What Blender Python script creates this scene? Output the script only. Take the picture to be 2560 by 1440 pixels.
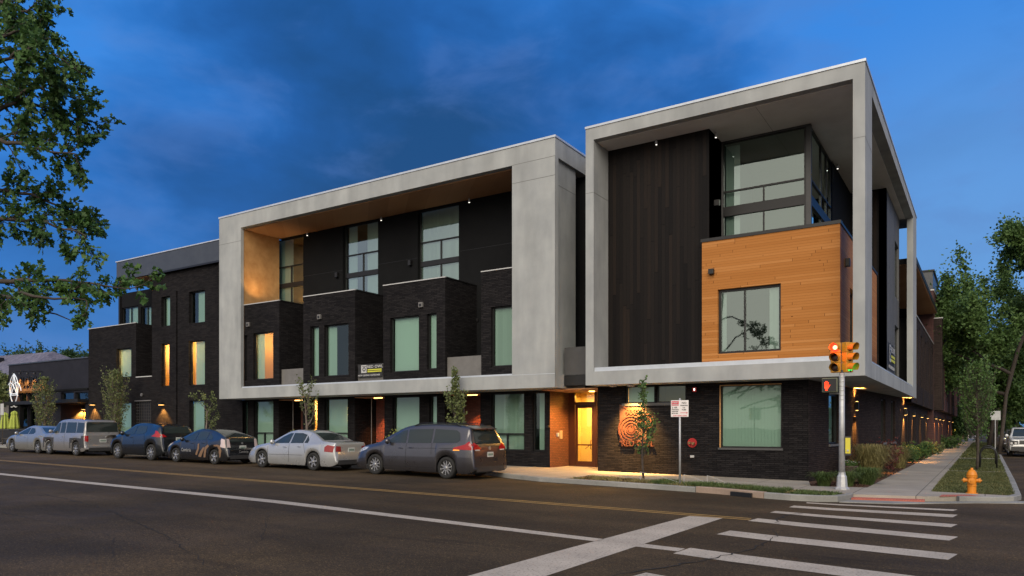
import bpy, bmesh, math, random
from mathutils import Vector, Matrix, noise
for o in list(bpy.data.objects): bpy.data.objects.remove(o)
SC = bpy.context.scene
COL = SC.collection
R = math.radians
# ---------------------------------------------------------------- camera
YAW = 32.65; FPX = 1846.0; YH = 1073.0; CAMZ = 1.85
cam = bpy.data.cameras.new('camera'); camo = bpy.data.objects.new('camera', cam); COL.objects.link(camo)
camo.location = (0, 0, CAMZ); camo.rotation_euler = (R(90), 0, R(YAW))
cam.sensor_width = 36; cam.lens = 36*FPX/2560; cam.shift_y = (YH-720)/2560
cam.clip_start = .1; cam.clip_end = 3000
SC.camera = camo
SC.view_settings.view_transform = 'Standard'; SC.view_settings.look = 'None'
SC.view_settings.exposure = 0.15; SC.view_settings.gamma = 1
# ---------------------------------------------------------------- sky
W = bpy.data.worlds.new('World'); SC.world = W; W.use_nodes = True
nt = W.node_tree; nt.nodes.clear()
def wn(t, **k):
    n = nt.nodes.new(t)
    for a, b in k.items(): setattr(n, a, b)
    return n
L = nt.links.new
wout = wn('ShaderNodeOutputWorld'); bg = wn('ShaderNodeBackground'); L(bg.outputs[0], wout.inputs[0])
tc = wn('ShaderNodeTexCoord')
def dotn(v):
    n = wn('ShaderNodeVectorMath', operation='DOT_PRODUCT'); L(tc.outputs['Generated'], n.inputs[0]); n.inputs[1].default_value = v; return n.outputs['Value']
def ramp(src, stops):
    n = wn('ShaderNodeValToRGB'); L(src, n.inputs[0]); e = n.color_ramp.elements
    while len(e) < len(stops): e.new(.5)
    for i, (p, c) in enumerate(stops): e[i].position = p; e[i].color = (*c, 1)
    return n.outputs[0]
def mapr(src, a, b, c=0, d=1):
    n = wn('ShaderNodeMapRange', interpolation_type='SMOOTHSTEP'); L(src, n.inputs[0]); n.inputs[1].default_value = a; n.inputs[2].default_value = b; n.inputs[3].default_value = c; n.inputs[4].default_value = d; return n.outputs[0]
def mathn(op, a, b):
    n = wn('ShaderNodeMath', operation=op)
    for i, v in enumerate((a, b)):
        if isinstance(v, (int, float)): n.inputs[i].default_value = v
        else: L(v, n.inputs[i])
    return n.outputs[0]
def mixc(f, a, b, bt='MIX'):
    n = wn('ShaderNodeMix', data_type='RGBA', blend_type=bt)
    if isinstance(f, (int, float)): n.inputs[0].default_value = f
    else: L(f, n.inputs[0])
    for i, v in ((6, a), (7, b)):
        if isinstance(v, tuple): n.inputs[i].default_value = (*v, 1)
        else: L(v, n.inputs[i])
    return n.outputs[2]
# cloud layer: soft, horizontally drawn out noise on the direction
mp = wn('ShaderNodeMapping'); L(tc.outputs['Generated'], mp.inputs[0]); mp.inputs['Scale'].default_value = (1.0, 1.0, 2.2); mp.inputs['Rotation'].default_value = (.25, .12, .3)
nz = wn('ShaderNodeTexNoise'); L(mp.outputs[0], nz.inputs[0]); nz.inputs['Scale'].default_value = 2.3; nz.inputs['Detail'].default_value = 7; nz.inputs['Roughness'].default_value = .50; nz.inputs['Distortion'].default_value = .15
def cdir(px, py):
    c, s = math.cos(R(YAW)), math.sin(R(YAW)); k = (px-1280)/FPX
    return Vector((c*k-s, c+s*k, (YH-py)/FPX)).normalized()
def blob(px, py, r0, r1):
    return mapr(dotn(tuple(cdir(px, py))), math.cos(r1), math.cos(r0))
dark = mathn('MAXIMUM', blob(850, 290, .02, .36), mathn('MULTIPLY', blob(1500, 150, .02, .30), .35))
dark = mathn('MAXIMUM', dark, mathn('MULTIPLY', blob(480, 420, .02, .3), .5))
lite = mathn('MAXIMUM', blob(2420, 60, .02, .28), mathn('MULTIPLY', blob(150, 60, .02, .30), .55))
nz2 = wn('ShaderNodeTexNoise'); L(mp.outputs[0], nz2.inputs[0]); nz2.inputs['Scale'].default_value = 6.5; nz2.inputs['Detail'].default_value = 6; nz2.inputs['Roughness'].default_value = .55; nz2.inputs['Distortion'].default_value = .3
nsum = mathn('ADD', mathn('MULTIPLY', nz.outputs[0], .80), mathn('MULTIPLY', nz2.outputs[0], .20))
t = mathn('SUBTRACT', nsum, mathn('MULTIPLY', dark, .16))
t = mathn('ADD', t, mathn('MULTIPLY', lite, .12))
blue = ramp(t, [(.22, (.006, .058, .19)), (.35, (.010, .090, .32)), (.46, (.018, .142, .48)), (.58, (.036, .215, .66))])
sep = wn('ShaderNodeSeparateXYZ'); L(tc.outputs['Generated'], sep.inputs[0])
hz = mapr(sep.outputs[2], .02, .32, 1, 0)
blue = mixc(mathn('MULTIPLY', hz, .45), blue, (.062, .21, .50))
blue = mixc(mathn('MULTIPLY', blob(2450, 900, .02, .42), .75), blue, (.13, .31, .62))
blue = mixc(mathn('MULTIPLY', mapr(nz2.outputs[0], .45, .68), .30), blue, (.085, .17, .42))
# clear-sky model, then the bright after-sunset side behind the camera
sky = wn('ShaderNodeTexSky', sky_type='NISHITA'); sky.sun_disc = False
sky.sun_elevation = R(8); SUNAZ = R(158)      # azimuth from +Y, clockwise
sky.sun_rotation = SUNAZ; sky.air_density = 1.5; sky.dust_density = .6
glow = mapr(dotn((math.sin(SUNAZ)*.97, math.cos(SUNAZ)*.97, .22)), -.05, .95)
pale = mixc(nz.outputs[0], (.95, .88, .80), (1.25, 1.10, .92))
skyc = mixc(glow, blue, pale)
skyd = mixc(1.0, skyc, mixc(1.0, sky.outputs[0], (.004, .005, .008), 'MULTIPLY'), 'ADD')
L(skyd, bg.inputs[0]); bg.inputs[1].default_value = 1.0
# ---------------------------------------------------------------- soft light from the bright western sky
sun = bpy.data.lights.new('sun', 'SUN'); suno = bpy.data.objects.new('sun', sun); COL.objects.link(suno)
sun.energy = 2.5; sun.angle = R(50); sun.color = (1.0, .90, .75)
sd = Vector((math.sin(SUNAZ)*math.cos(R(32)), math.cos(SUNAZ)*math.cos(R(32)), math.sin(R(32))))
suno.rotation_euler = sd.to_track_quat('Z', 'Y').to_euler(); suno.location = (0, 0, 60)
# ---------------------------------------------------------------- helpers
def tag(o, label=None, cat=None, group=None, kind=None):
    if label: o['label'] = label
    if cat: o['category'] = cat
    if group: o['group'] = group
    if kind: o['kind'] = kind
    return o
def empty(name, label, cat, loc=(0, 0, 0), rz=0, group=None):
    o = bpy.data.objects.new(name, None); COL.objects.link(o); o.location = loc; o.rotation_euler = (0, 0, rz)
    o.empty_display_size = .3
    return tag(o, label, cat, group)
class MB:
    """collects geometry, then links it as ONE mesh object"""
    def __init__(s): s.v = []; s.f = []; s.mi = []; s.cur = 0
    def add(s, vs, fs):
        b = len(s.v); s.v += [tuple(v) for v in vs]; s.f += [tuple(b+i for i in f) for f in fs]; s.mi += [s.cur]*len(fs); return s
    def box(s, x0, x1, y0, y1, z0, z1):
        return s.add([(x0,y0,z0),(x1,y0,z0),(x1,y1,z0),(x0,y1,z0),(x0,y0,z1),(x1,y0,z1),(x1,y1,z1),(x0,y1,z1)],
                     [(0,3,2,1),(4,5,6,7),(0,1,5,4),(1,2,6,5),(2,3,7,6),(3,0,4,7)])
    def tube(s, pts, rads, n=8, cap=True):
        pts = [Vector(p) for p in pts]; rings = []
        if not isinstance(rads, (list, tuple)): rads = [rads]*len(pts)
        up = None; vs = []; fs = []
        for i, p in enumerate(pts):
            d = (pts[min(i+1, len(pts)-1)]-pts[max(i-1, 0)])
            d = d.normalized() if d.length > 1e-9 else Vector((0, 0, 1))
            if up is None: up = d.orthogonal().normalized()
            up = (up-d*up.dot(d)); up = up.normalized() if up.length > 1e-6 else d.orthogonal().normalized()
            b = d.cross(up)
            for k in range(n):
                a = 2*math.pi*k/n; vs.append(p+(up*math.cos(a)+b*math.sin(a))*rads[i])
        for i in range(len(pts)-1):
            for k in range(n):
                a, b2 = i*n+k, i*n+(k+1) % n; fs.append((a, b2, b2+n, a+n))
        if cap: fs.append(tuple(range(n-1, -1, -1))); fs.append(tuple((len(pts)-1)*n+k for k in range(n)))
        return s.add(vs, fs)
    def lathe(s, prof, c=(0, 0, 0), n=16, axis='z', cap=True):
        vs = []; fs = []
        for r, z in prof:
            for k in range(n):
                a = 2*math.pi*k/n; p = (r*math.cos(a), r*math.sin(a), z)
                if axis == 'y': p = (p[0], p[2], p[1])
                if axis == 'x': p = (p[2], p[0], p[1])
                vs.append((c[0]+p[0], c[1]+p[1], c[2]+p[2]))
        for i in range(len(prof)-1):
            for k in range(n):
                a, b = i*n+k, i*n+(k+1) % n; fs.append((a, b, b+n, a+n))
        if cap: fs.append(tuple(range(n-1, -1, -1))); fs.append(tuple((len(prof)-1)*n+k for k in range(n)))
        return s.add(vs, fs)
    def build(s, name, mat, parent=None, smooth=False, bevel=0):
        me = bpy.data.meshes.new(name); me.from_pydata(s.v, [], s.f)
        mats = mat if isinstance(mat, (list, tuple)) else [mat]
        for m in mats: me.materials.append(m)
        if len(mats) > 1: me.polygons.foreach_set('material_index', s.mi)
        if smooth is True: me.polygons.foreach_set('use_smooth', [True]*len(me.polygons))
        me.update()
        o = bpy.data.objects.new(name, me); COL.objects.link(o)
        if parent: o.parent = parent
        if bevel:
            b = o.modifiers.new('bevel', 'BEVEL'); b.width = bevel; b.segments = 2; b.limit_method = 'ANGLE'
        return o
def zg(x): return .013*(-3-max(x, -200)) if x < -3 else 0.0
def box(name, mat, parent, *a, bevel=0): return MB().box(*a).build(name, mat, parent, bevel=bevel)
def ground_poly(name, pts, off, mat, kind='structure', thick=0, cells=None):
    bm = bmesh.new(); vs = [bm.verts.new((p[0], p[1], 0)) for p in pts]
    f = bm.faces.new(vs)
    if f.normal.z < 0 or (bm.normal_update() or f.normal.z < 0): f.normal_flip()
    for x in (-200, -3):
        g = bm.verts[:]+bm.edges[:]+bm.faces[:]
        bmesh.ops.bisect_plane(bm, geom=g, plane_co=(x, 0, 0), plane_no=(1, 0, 0))
    if thick:
        r = bmesh.ops.extrude_face_region(bm, geom=bm.faces[:])
        tv = {v for v in r['geom'] if isinstance(v, bmesh.types.BMVert)}
        for v in bm.verts: v.co.z = zg(v.co.x)+(off if v in tv else off-thick)
    else:
        for v in bm.verts: v.co.z = zg(v.co.x)+off
    bmesh.ops.recalc_face_normals(bm, faces=bm.faces) if thick else None
    me = bpy.data.meshes.new(name); bm.to_mesh(me); bm.free(); me.materials.append(mat)
    o = bpy.data.objects.new(name, me); COL.objects.link(o)
    if kind: o['kind'] = kind
    return o
# ---------------------------------------------------------------- materials
def mat(name, col=(.5, .5, .5), rough=.6, metal=0, spec=.5, emit=None, es=1.0, build=None, alpha=None, coat=0):
    m = bpy.data.materials.new(name); m.use_nodes = True; t = m.node_tree
    b = t.nodes['Principled BSDF']; b.inputs['Base Color'].default_value = (*col, 1); b.inputs['Roughness'].default_value = rough
    b.inputs['Metallic'].default_value = metal; b.inputs['Specular IOR Level'].default_value = spec
    if coat: b.inputs['Coat Weight'].default_value = coat; b.inputs['Coat Roughness'].default_value = .05
    if emit: b.inputs['Emission Color'].default_value = (*emit, 1); b.inputs['Emission Strength'].default_value = es
    if build: build(t, b)
    return m
class N:
    """tiny node writer"""
    def __init__(s, t): s.t = t; s.L = t.links.new
    def n(s, ty, ins=None, **k):
        n = s.t.nodes.new(ty)
        for a, b in k.items(): setattr(n, a, b)
        for a, b in (ins or {}).items():
            if isinstance(b, bpy.types.NodeSocket): s.L(b, n.inputs[a])
            else: n.inputs[a].default_value = b
        return n
    def pos(s): return s.n('ShaderNodeNewGeometry').outputs['Position']
    def noise(s, scale, vec=None, detail=4, rough=.55, dist=0):
        return s.n('ShaderNodeTexNoise', {'Vector': vec or s.pos(), 'Scale': scale, 'Detail': detail, 'Roughness': rough, 'Distortion': dist}).outputs[0]
    def ramp(s, src, stops, interp='LINEAR'):
        n = s.n('ShaderNodeValToRGB', {0: src}); e = n.color_ramp.elements; n.color_ramp.interpolation = interp
        while len(e) < len(stops): e.new(.5)
        for i, (p, c) in enumerate(stops): e[i].position = p; e[i].color = (*c, 1) if len(c) == 3 else c
        return n.outputs[0]
    def mix(s, f, a, b, bt='MIX'):
        n = s.n('ShaderNodeMix', data_type='RGBA', blend_type=bt)
        for i, v in ((0, f), (6, a), (7, b)):
            if isinstance(v, bpy.types.NodeSocket): s.L(v, n.inputs[i])
            elif isinstance(v, tuple): n.inputs[i].default_value = (*v, 1)
            else: n.inputs[i].default_value = v
        return n.outputs[2]
    def math(s, op, a, b=0):
        return s.n('ShaderNodeMath', {0: a, 1: b}, operation=op).outputs[0]
    def mapping(s, vec, scale=(1, 1, 1), rot=(0, 0, 0)):
        return s.n('ShaderNodeMapping', {'Vector': vec, 'Scale': scale, 'Rotation': rot}).outputs[0]
    def wallvec(s):
        x = s.n('ShaderNodeSeparateXYZ', {0: s.pos()})
        return s.n('ShaderNodeCombineXYZ', {0: s.math('ADD', x.outputs[0], x.outputs[1]), 1: x.outputs[2]}).outputs[0]
    def bump(s, b, h, st=.3, d=.01):
        s.L(s.n('ShaderNodeBump', {'Height': h, 'Strength': st, 'Distance': d}).outputs[0], b.inputs['Normal'])
def brick(name, c1, c2, mortar, bw=.30, bh=.075, rough=.75, msz=.008, spec=.4):
    def f(t, b):
        k = N(t); v = k.wallvec()
        br = k.n('ShaderNodeTexBrick', {'Vector': v, 'Color1': (*c1, 1), 'Color2': (*c2, 1), 'Mortar': (*mortar, 1), 'Scale': 1.0, 'Mortar Size': msz, 'Brick Width': bw, 'Row Height': bh, 'Bias': 0.0})
        nz = k.noise(9, k.mapping(v, (1, 6, 1)), 3)
        c = k.mix(1.0, br.outputs[0], k.ramp(nz, [(.3, (.72, .72, .72)), (.7, (1.3, 1.28, 1.25))]), 'MULTIPLY')
        c = k.mix(1.0, c, k.ramp(k.noise(.35), [(.3, (.82,)*3), (.7, (1.15,)*3)]), 'MULTIPLY')
        k.L(c, b.inputs['Base Color'])
        h = k.math('SUBTRACT', k.math('MULTIPLY', nz, .35), br.outputs[1])
        k.bump(b, h, .7, .012)
    return mat(name, rough=rough, spec=spec, build=f)
def noisy(name, ca, cb, scale=2, rough=.7, bump=.15, bs=40, spec=.4, detail=5, streak=None, metal=0):
    def f(t, b):
        k = N(t)
        c = k.ramp(k.noise(scale, detail=detail, rough=.6), [(.32, ca), (.68, cb)])
        if streak: c = k.mix(1.0, c, k.ramp(k.noise(streak[0], k.mapping(k.pos(), streak[1]), 3), [(.3, (.86,)*3), (.7, (1.1,)*3)]), 'MULTIPLY')
        k.L(c, b.inputs['Base Color'])
        if bump: k.bump(b, k.noise(bs, detail=3), bump, .01)
    return mat(name, rough=rough, spec=spec, build=f, metal=metal)
def planks(name, cols, width, horiz, rough=.6, knots=True, glen=2.4):
    """boards: width metres wide, running along z (vertical) or x+y (horizontal)"""
    def f(t, b):
        k = N(t); v = k.wallvec(); s = k.n('ShaderNodeSeparateXYZ', {0: v})
        a, l = (s.outputs[1], s.outputs[0]) if horiz else (s.outputs[0], s.outputs[1])
        q = k.math('DIVIDE', a, width); idx = k.math('FLOOR', q); fr = k.math('FRACT', q)
        sh = k.n('ShaderNodeTexWhiteNoise', {'W': idx}, noise_dimensions='1D').outputs['Value']
        ll = k.math('ADD', k.math('DIVIDE', l, glen), k.math('MULTIPLY', sh, 7.3))
        li = k.math('FLOOR', ll)
        rnd = k.n('ShaderNodeTexWhiteNoise', {'Vector': k.n('ShaderNodeCombineXYZ', {0: idx, 1: li}).outputs[0]}, noise_dimensions='2D').outputs['Value']
        gv = k.n('ShaderNodeCombineXYZ', {0: k.math('MULTIPLY', l, .9), 1: k.math('MULTIPLY', a, 28), 2: k.math('MULTIPLY', rnd, 17)}).outputs[0]
        g = k.noise(1.6, gv, 5, .62)
        tone = k.math('ADD', k.math('MULTIPLY', rnd, .62), k.math('MULTIPLY', g, .42))
        c = k.ramp(tone, [(i/(len(cols)-1), x) for i, x in enumerate(cols)])
        gap = k.math('MULTIPLY', k.math('GREATER_THAN', fr, .05), k.math('GREATER_THAN', k.math('FRACT', ll), .004))
        if knots:
            kn = k.n('ShaderNodeTexVoronoi', {'Vector': k.n('ShaderNodeCombineXYZ', {0: k.math('MULTIPLY', l, 1.6), 1: k.math('MULTIPLY', a, 3.2)}).outputs[0], 'Scale': 1.0, 'Randomness': 1.0}).outputs['Distance']
            c = k.mix(k.ramp(kn, [(.035, (1, 1, 1)), (.07, (0, 0, 0))]), c, (cols[0][0]*.35, cols[0][1]*.3, cols[0][2]*.3))
        c = k.mix(gap, tuple(x*.35 for x in cols[0]), c)
        k.L(c, b.inputs['Base Color'])
        k.bump(b, k.math('ADD', k.math('MULTIPLY', g, .25), gap), .5, .006)
    return mat(name, rough=rough, build=f, spec=.10)
M = {}
M['brick_dark'] = brick('brick_dark', (.0085, .008, .0095), (.020, .0185, .020), (.005, .005, .0055), bh=.066, bw=.30, spec=.10, rough=.9)
M['brick_side'] = brick('brick_side', (.026, .019, .018), (.045, .033, .030), (.012, .010, .010), bh=.066, spec=.12, rough=.9)
M['brick_warm'] = brick('brick_warm', (.12, .042, .018), (.17, .065, .028), (.06, .03, .018), bh=.07, bw=.22)
M['brick_red'] = brick('brick_red', (.13, .045, .035), (.18, .065, .05), (.07, .04, .035), bh=.07)
M['render'] = noisy('pale_render', (.258, .272, .28), (.325, .338, .34), .8, .85, .12, 60, streak=(1.6, (1, 1, .22)))
M['flash'] = noisy('metal_flashing', (.44, .48, .54), (.52, .56, .62), 3, .35, .03, 10, metal=.3)
M['joint'] = mat('joint', (.14, .14, .14), .9)
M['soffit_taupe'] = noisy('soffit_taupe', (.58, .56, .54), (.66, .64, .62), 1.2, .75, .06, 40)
M['soffit_wood'] = planks('soffit_wood', [(.36, .19, .10), (.45, .245, .13), (.52, .30, .165)], 2.4, True, .6, knots=False, glen=1.2)
M['ply'] = noisy('ply_wood', (.38, .20, .075), (.50, .29, .12), 2.5, .6, .05, 30)
M['cedar'] = planks('cedar_boards', [(.31, .118, .027), (.345, .137, .034), (.375, .154, .041), (.45, .205, .068)], .09, True, .55, glen=3.6)
M['dark_boards'] = planks('dark_boards', [(.003, .003, .0035), (.007, .006, .0062), (.011, .009, .0085), (.022, .0145, .011)], .14, False, .5, knots=False, glen=5)
M['dark_panel'] = noisy('dark_panel', (.0065, .007, .008), (.0095, .010, .011), .8, .9, .04, 80, spec=.12)
M['grey_boards'] = planks('grey_boards', [(.085, .085, .085), (.11, .11, .11), (.14, .14, .138)], .2, False, .6, knots=False, glen=6)
M['black'] = mat('black_metal', (.012, .012, .013), .45, .2)
M['frame'] = mat('window_frame', (.014, .014, .015), .4, .3)
M['spandrel'] = noisy('spandrel', (.05, .05, .052), (.062, .062, .064), 2, .45, .03)
M['fascia'] = noisy('fascia_metal', (.055, .06, .068), (.07, .076, .084), 2, .4, .03, metal=.3)
M['cop'] = mat('coping', (.42, .42, .42), .5)
M['grey_metal'] = noisy('grey_sheet', (.12, .115, .11), (.15, .145, .14), 3, .5, .02)
M['blind'] = mat('blind_slats', (.50, .545, .51), .8)
M['curtain'] = mat('curtain', (.66, .64, .58), .9)
M['room'] = mat('room_wall', (.20, .19, .17), .9)
M['room_dark'] = mat('room_dark', (.05, .048, .045), .9)
M['room_warm'] = mat('room_warm', (.55, .36, .18), .9)
M['wood_in'] = mat('cabinet', (.20, .09, .035), .5)
def glassf(tint, refl=1.0):
    def f(t, b):
        k = N(t); out = [n for n in t.nodes if n.type == 'OUTPUT_MATERIAL'][0]
        tr = k.n('ShaderNodeBsdfTransparent', {0: (*tint, 1)}); gl = k.n('ShaderNodeBsdfGlossy', {'Color': (.84, 1, .95, 1), 'Roughness': .02})
        nb = k.n('ShaderNodeBump', {'Height': k.noise(.7, detail=1), 'Strength': .05, 'Distance': .05}); k.L(nb.outputs[0], gl.inputs['Normal'])
        fr = k.n('ShaderNodeFresnel', {'IOR': 1.5}); a = k.math('MULTIPLY', fr.outputs[0], 1.6*refl); a = k.math('MINIMUM', a, .9)
        mx = k.n('ShaderNodeMixShader', {0: a, 1: tr.outputs[0], 2: gl.outputs[0]}); k.L(mx.outputs[0], out.inputs[0])
    return f
M['glass'] = mat('green_glass', build=glassf((.70, .86, .79), 1.0))
M['glass_sky'] = mat('coated_glass', build=glassf((.68, .80, .76), 3.5))
M['glass_clear'] = mat('clear_glass', build=glassf((.88, .90, .86)))
M['lamp_warm'] = mat('lamp_warm', (1, .6, .2), emit=(1, .52, .14), es=6)
M['lamp_white'] = mat('lamp_white', (1, 1, 1), emit=(1, .95, .85), es=1.6)
M['steel'] = noisy('galvanised_steel', (.34, .35, .36), (.46, .47, .48), 6, .5, .05, metal=.4)
# ---------------------------------------------------------------- vertical planes
CY, SY = math.cos(R(YAW)), math.sin(R(YAW))
class Plane:
    """a facade plane: u runs to the right seen from outside, v is height, w is depth into the building"""
    def __init__(s, o, u):
        s.o = Vector((o[0], o[1])); s.u = Vector(u).normalized(); s.n = Vector((-s.u.y, s.u.x))
    def P(s, u, v, w=0):
        p = s.o+s.u*u+s.n*w; return (p.x, p.y, v)
    def hit(s, px, py=None, w=0):
        k = (px-1280)/FPX; d = Vector((CY*k-SY, CY+SY*k)); o = s.o+s.n*w
        tt = o.dot(s.n)/d.dot(s.n); q = d*tt-o
        u = q.dot(s.u)
        return u if py is None else (u, CAMZ+(YH-py)*tt/FPX)
    def box(s, mb, u0, u1, v0, v1, w0, w1):
        return mb.add([s.P(u0,v0,w0), s.P(u1,v0,w0), s.P(u1,v0,w1), s.P(u0,v0,w1), s.P(u0,v1,w0), s.P(u1,v1,w0), s.P(u1,v1,w1), s.P(u0,v1,w1)],
                      [(0,3,2,1),(4,5,6,7),(0,1,5,4),(1,2,6,5),(2,3,7,6),(3,0,4,7)])
    def wall(s, mb, u0, u1, v0, v1, holes=(), depth=.25, w=0, edges=True, vb=None):
        """one skin with real openings and reveals; holes are (u0,u1,v0,v1[,depth])"""
        hs = [h for h in holes]
        us = sorted({u0, u1, *[min(max(h[i], u0), u1) for h in hs for i in (0, 1)]}); vs = sorted({v0, v1, *[min(max(h[i], v0), v1) for h in hs for i in (2, 3)]})
        for i in range(len(us)-1):
            for j in range(len(vs)-1):
                cu, cv = (us[i]+us[i+1])/2, (vs[j]+vs[j+1])/2
                if any(h[0] < cu < h[1] and h[2] < cv < h[3] for h in hs): continue
                mb.add([s.P(us[i],vs[j],w), s.P(us[i+1],vs[j],w), s.P(us[i+1],vs[j+1],w), s.P(us[i],vs[j+1],w)], [(0,1,2,3)])
        for h in hs:
            a, b, c, d = max(h[0], u0), min(h[1], u1), max(h[2], v0), min(h[3], v1); D = h[4] if len(h) > 4 else depth
            if h[0] > u0: mb.add([s.P(a,c,w), s.P(a,d,w), s.P(a,d,w+D), s.P(a,c,w+D)], [(0,1,2,3)])
            if h[1] < u1: mb.add([s.P(b,c,w), s.P(b,c,w+D), s.P(b,d,w+D), s.P(b,d,w)], [(0,1,2,3)])
            if h[2] > v0: mb.add([s.P(a,c,w), s.P(a,c,w+D), s.P(b,c,w+D), s.P(b,c,w)], [(0,1,2,3)])
            if h[3] < v1: mb.add([s.P(a,d,w), s.P(b,d,w), s.P(b,d,w+D), s.P(a,d,w+D)], [(0,1,2,3)])
        if edges:
            D = depth if edges is True else edges
            mb.add([s.P(u0,v0,w), s.P(u0,v1,w), s.P(u0,v1,w+D), s.P(u0,v0,w+D)], [(0,1,2,3)])
            mb.add([s.P(u1,v0,w), s.P(u1,v0,w+D), s.P(u1,v1,w+D), s.P(u1,v1,w)], [(0,1,2,3)])
            mb.add([s.P(u0,v1,w), s.P(u1,v1,w), s.P(u1,v1,w+D), s.P(u0,v1,w+D)], [(0,1,2,3)])
            mb.add([s.P(u0,v0,w), s.P(u0,v0,w+D), s.P(u1,v0,w+D), s.P(u1,v0,w)], [(0,1,2,3)])
        return mb
FR = lambda y, x0=0: Plane((x0, y), (1, 0))        # a front plane at Y=y ; u = X
SD = lambda x: Plane((x, 0), (0, 1))               # a side plane facing +X ; u = Y
def window(parent, pl, u0, u1, v0, v1, w=.12, vm=(), hm=(), fr=.06, style='blind', glass='glass', part=None, depth=2.6, thick=(), lamp=None, label=None, noblind=False):
    """framed opening: frame bars, pane, and what is behind it"""
    mb = MB(); f = fr; D = .09
    pl.box(mb, u0, u1, v1-f, v1, w, w+D); pl.box(mb, u0, u1, v0, v0+f, w, w+D)
    pl.box(mb, u0, u0+f, v0+f, v1-f, w, w+D); pl.box(mb, u1-f, u1, v0+f, v1-f, w, w+D)
    for q in hm: pl.box(mb, u0+f, u1-f, q-.03, q+.03, w+.004, w+D-.004)
    for (a, b) in thick: pl.box(mb, u0+f, u1-f, a, b, w-.02, w+D-.006)
    for q in vm:
        q, a, b = q if isinstance(q, tuple) else (q, v0+f, v1-f)
        pl.box(mb, q-.03, q+.03, a, b, w+.008, w+D-.008)
    o = mb.build('window', M['frame'], parent)
    if label: o['label'] = label
    p = MB(); p.add([pl.P(u0+f*.5,v0+f*.5,w+.05), pl.P(u1-f*.5,v0+f*.5,w+.05), pl.P(u1-f*.5,v1-f*.5,w+.05), pl.P(u0+f*.5,v1-f*.5,w+.05)], [(0,1,2,3)])
    p.build('pane', M[glass], o)
    segs = [(u0+f, u1-f)] if part is None else [(u0+(u1-u0)*a, u0+(u1-u0)*b) for a, b in part]
    if (style in ('blind', 'sheet', 'curtain', 'slats') or part) and not noblind:
        b = MB(); wb = w+.16
        for (a, c) in segs:
            pitch = .11 if style != 'curtain' else .16
            n = max(2, int((c-a)/pitch)); st = (c-a)/n
            if style == 'sheet':
                b.add([pl.P(a,v0+.01,wb), pl.P(c,v0+.01,wb), pl.P(c,v1-.01,wb), pl.P(a,v1-.01,wb)], [(0,1,2,3)])
            else:
                for i in range(n):
                    x0 = a+i*st; jig = (random.random()-.5)*.012
                    am = .042 if style != 'curtain' else .04
                    if style == 'slats':
                        jr = am*(.5+random.random()*.9); sw = st*.60
                        b.add([pl.P(x0,v0+.03,wb-jr), pl.P(x0+sw,v0+.03,wb+jr), pl.P(x0+sw,v1-.01,wb+jr), pl.P(x0,v1-.01,wb-jr)], [(0,1,2,3)])
                    elif style == 'curtain':
                        b.add([pl.P(x0,v0+.01,wb+am), pl.P(x0+st*.5,v0+.01,wb-am+jig), pl.P(x0+st,v0+.01,wb+am), pl.P(x0,v1-.01,wb+am), pl.P(x0+st*.5,v1-.01,wb-am+jig), pl.P(x0+st,v1-.01,wb+am)], [(0,1,4,3),(1,2,5,4)])
                    else:
                        b.add([pl.P(x0,v0+.01,wb-am+jig), pl.P(x0+st*1.06,v0+.01,wb+am), pl.P(x0+st*1.06,v1-.01,wb+am), pl.P(x0,v1-.01,wb-am+jig)], [(0,1,2,3)])
            b.build('blinds' if style != 'curtain' else 'curtain', M['curtain'] if style == 'curtain' else M['blind'], o); b = MB()
    if style in ('room', 'warm', 'curtain', 'slats') or part:
        r = MB(); e = .02; a0, a1, b0, b1, c0, c1 = u0+e-.25, u1-e+.25, v0-.1, v1+.1, w+.26, w+depth
        c = [pl.P(a0,b0,c0), pl.P(a1,b0,c0), pl.P(a1,b0,c1), pl.P(a0,b0,c1), pl.P(a0,b1,c0), pl.P(a1,b1,c0), pl.P(a1,b1,c1), pl.P(a0,b1,c1)]
        r.add(c, [(0,1,2,3),(7,6,5,4),(2,1,5,6),(0,3,7,4),(3,2,6,7)])
        r.build('room', M['room_warm'] if (style == 'warm' or lamp) else M['room_dark'], o)
    if lamp:
        e, dy = lamp
        ld = bpy.data.lights.new('room_lamp', 'POINT'); ld.energy = e; ld.color = (1, .55, .2); ld.shadow_soft_size = .12
        lo = bpy.data.objects.new('room_lamp', ld); COL.objects.link(lo); lo.parent = o; lo.location = pl.P((u0+u1)/2, v1-.35, w+dy)
    return o
def spot(parent, loc, to, energy, size=80, blend=.6, col=(1, .47, .12), name='lamp_light', r=.04):
    ld = bpy.data.lights.new(name, 'SPOT'); ld.energy = energy; ld.spot_size = R(size); ld.spot_blend = blend; ld.color = col; ld.shadow_soft_size = r
    o = bpy.data.objects.new(name, ld); COL.objects.link(o); o.location = loc
    o.rotation_euler = (Vector(to)-Vector(loc)).to_track_quat('-Z', 'Y').to_euler()
    if parent: o.parent = parent
    return o
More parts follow.
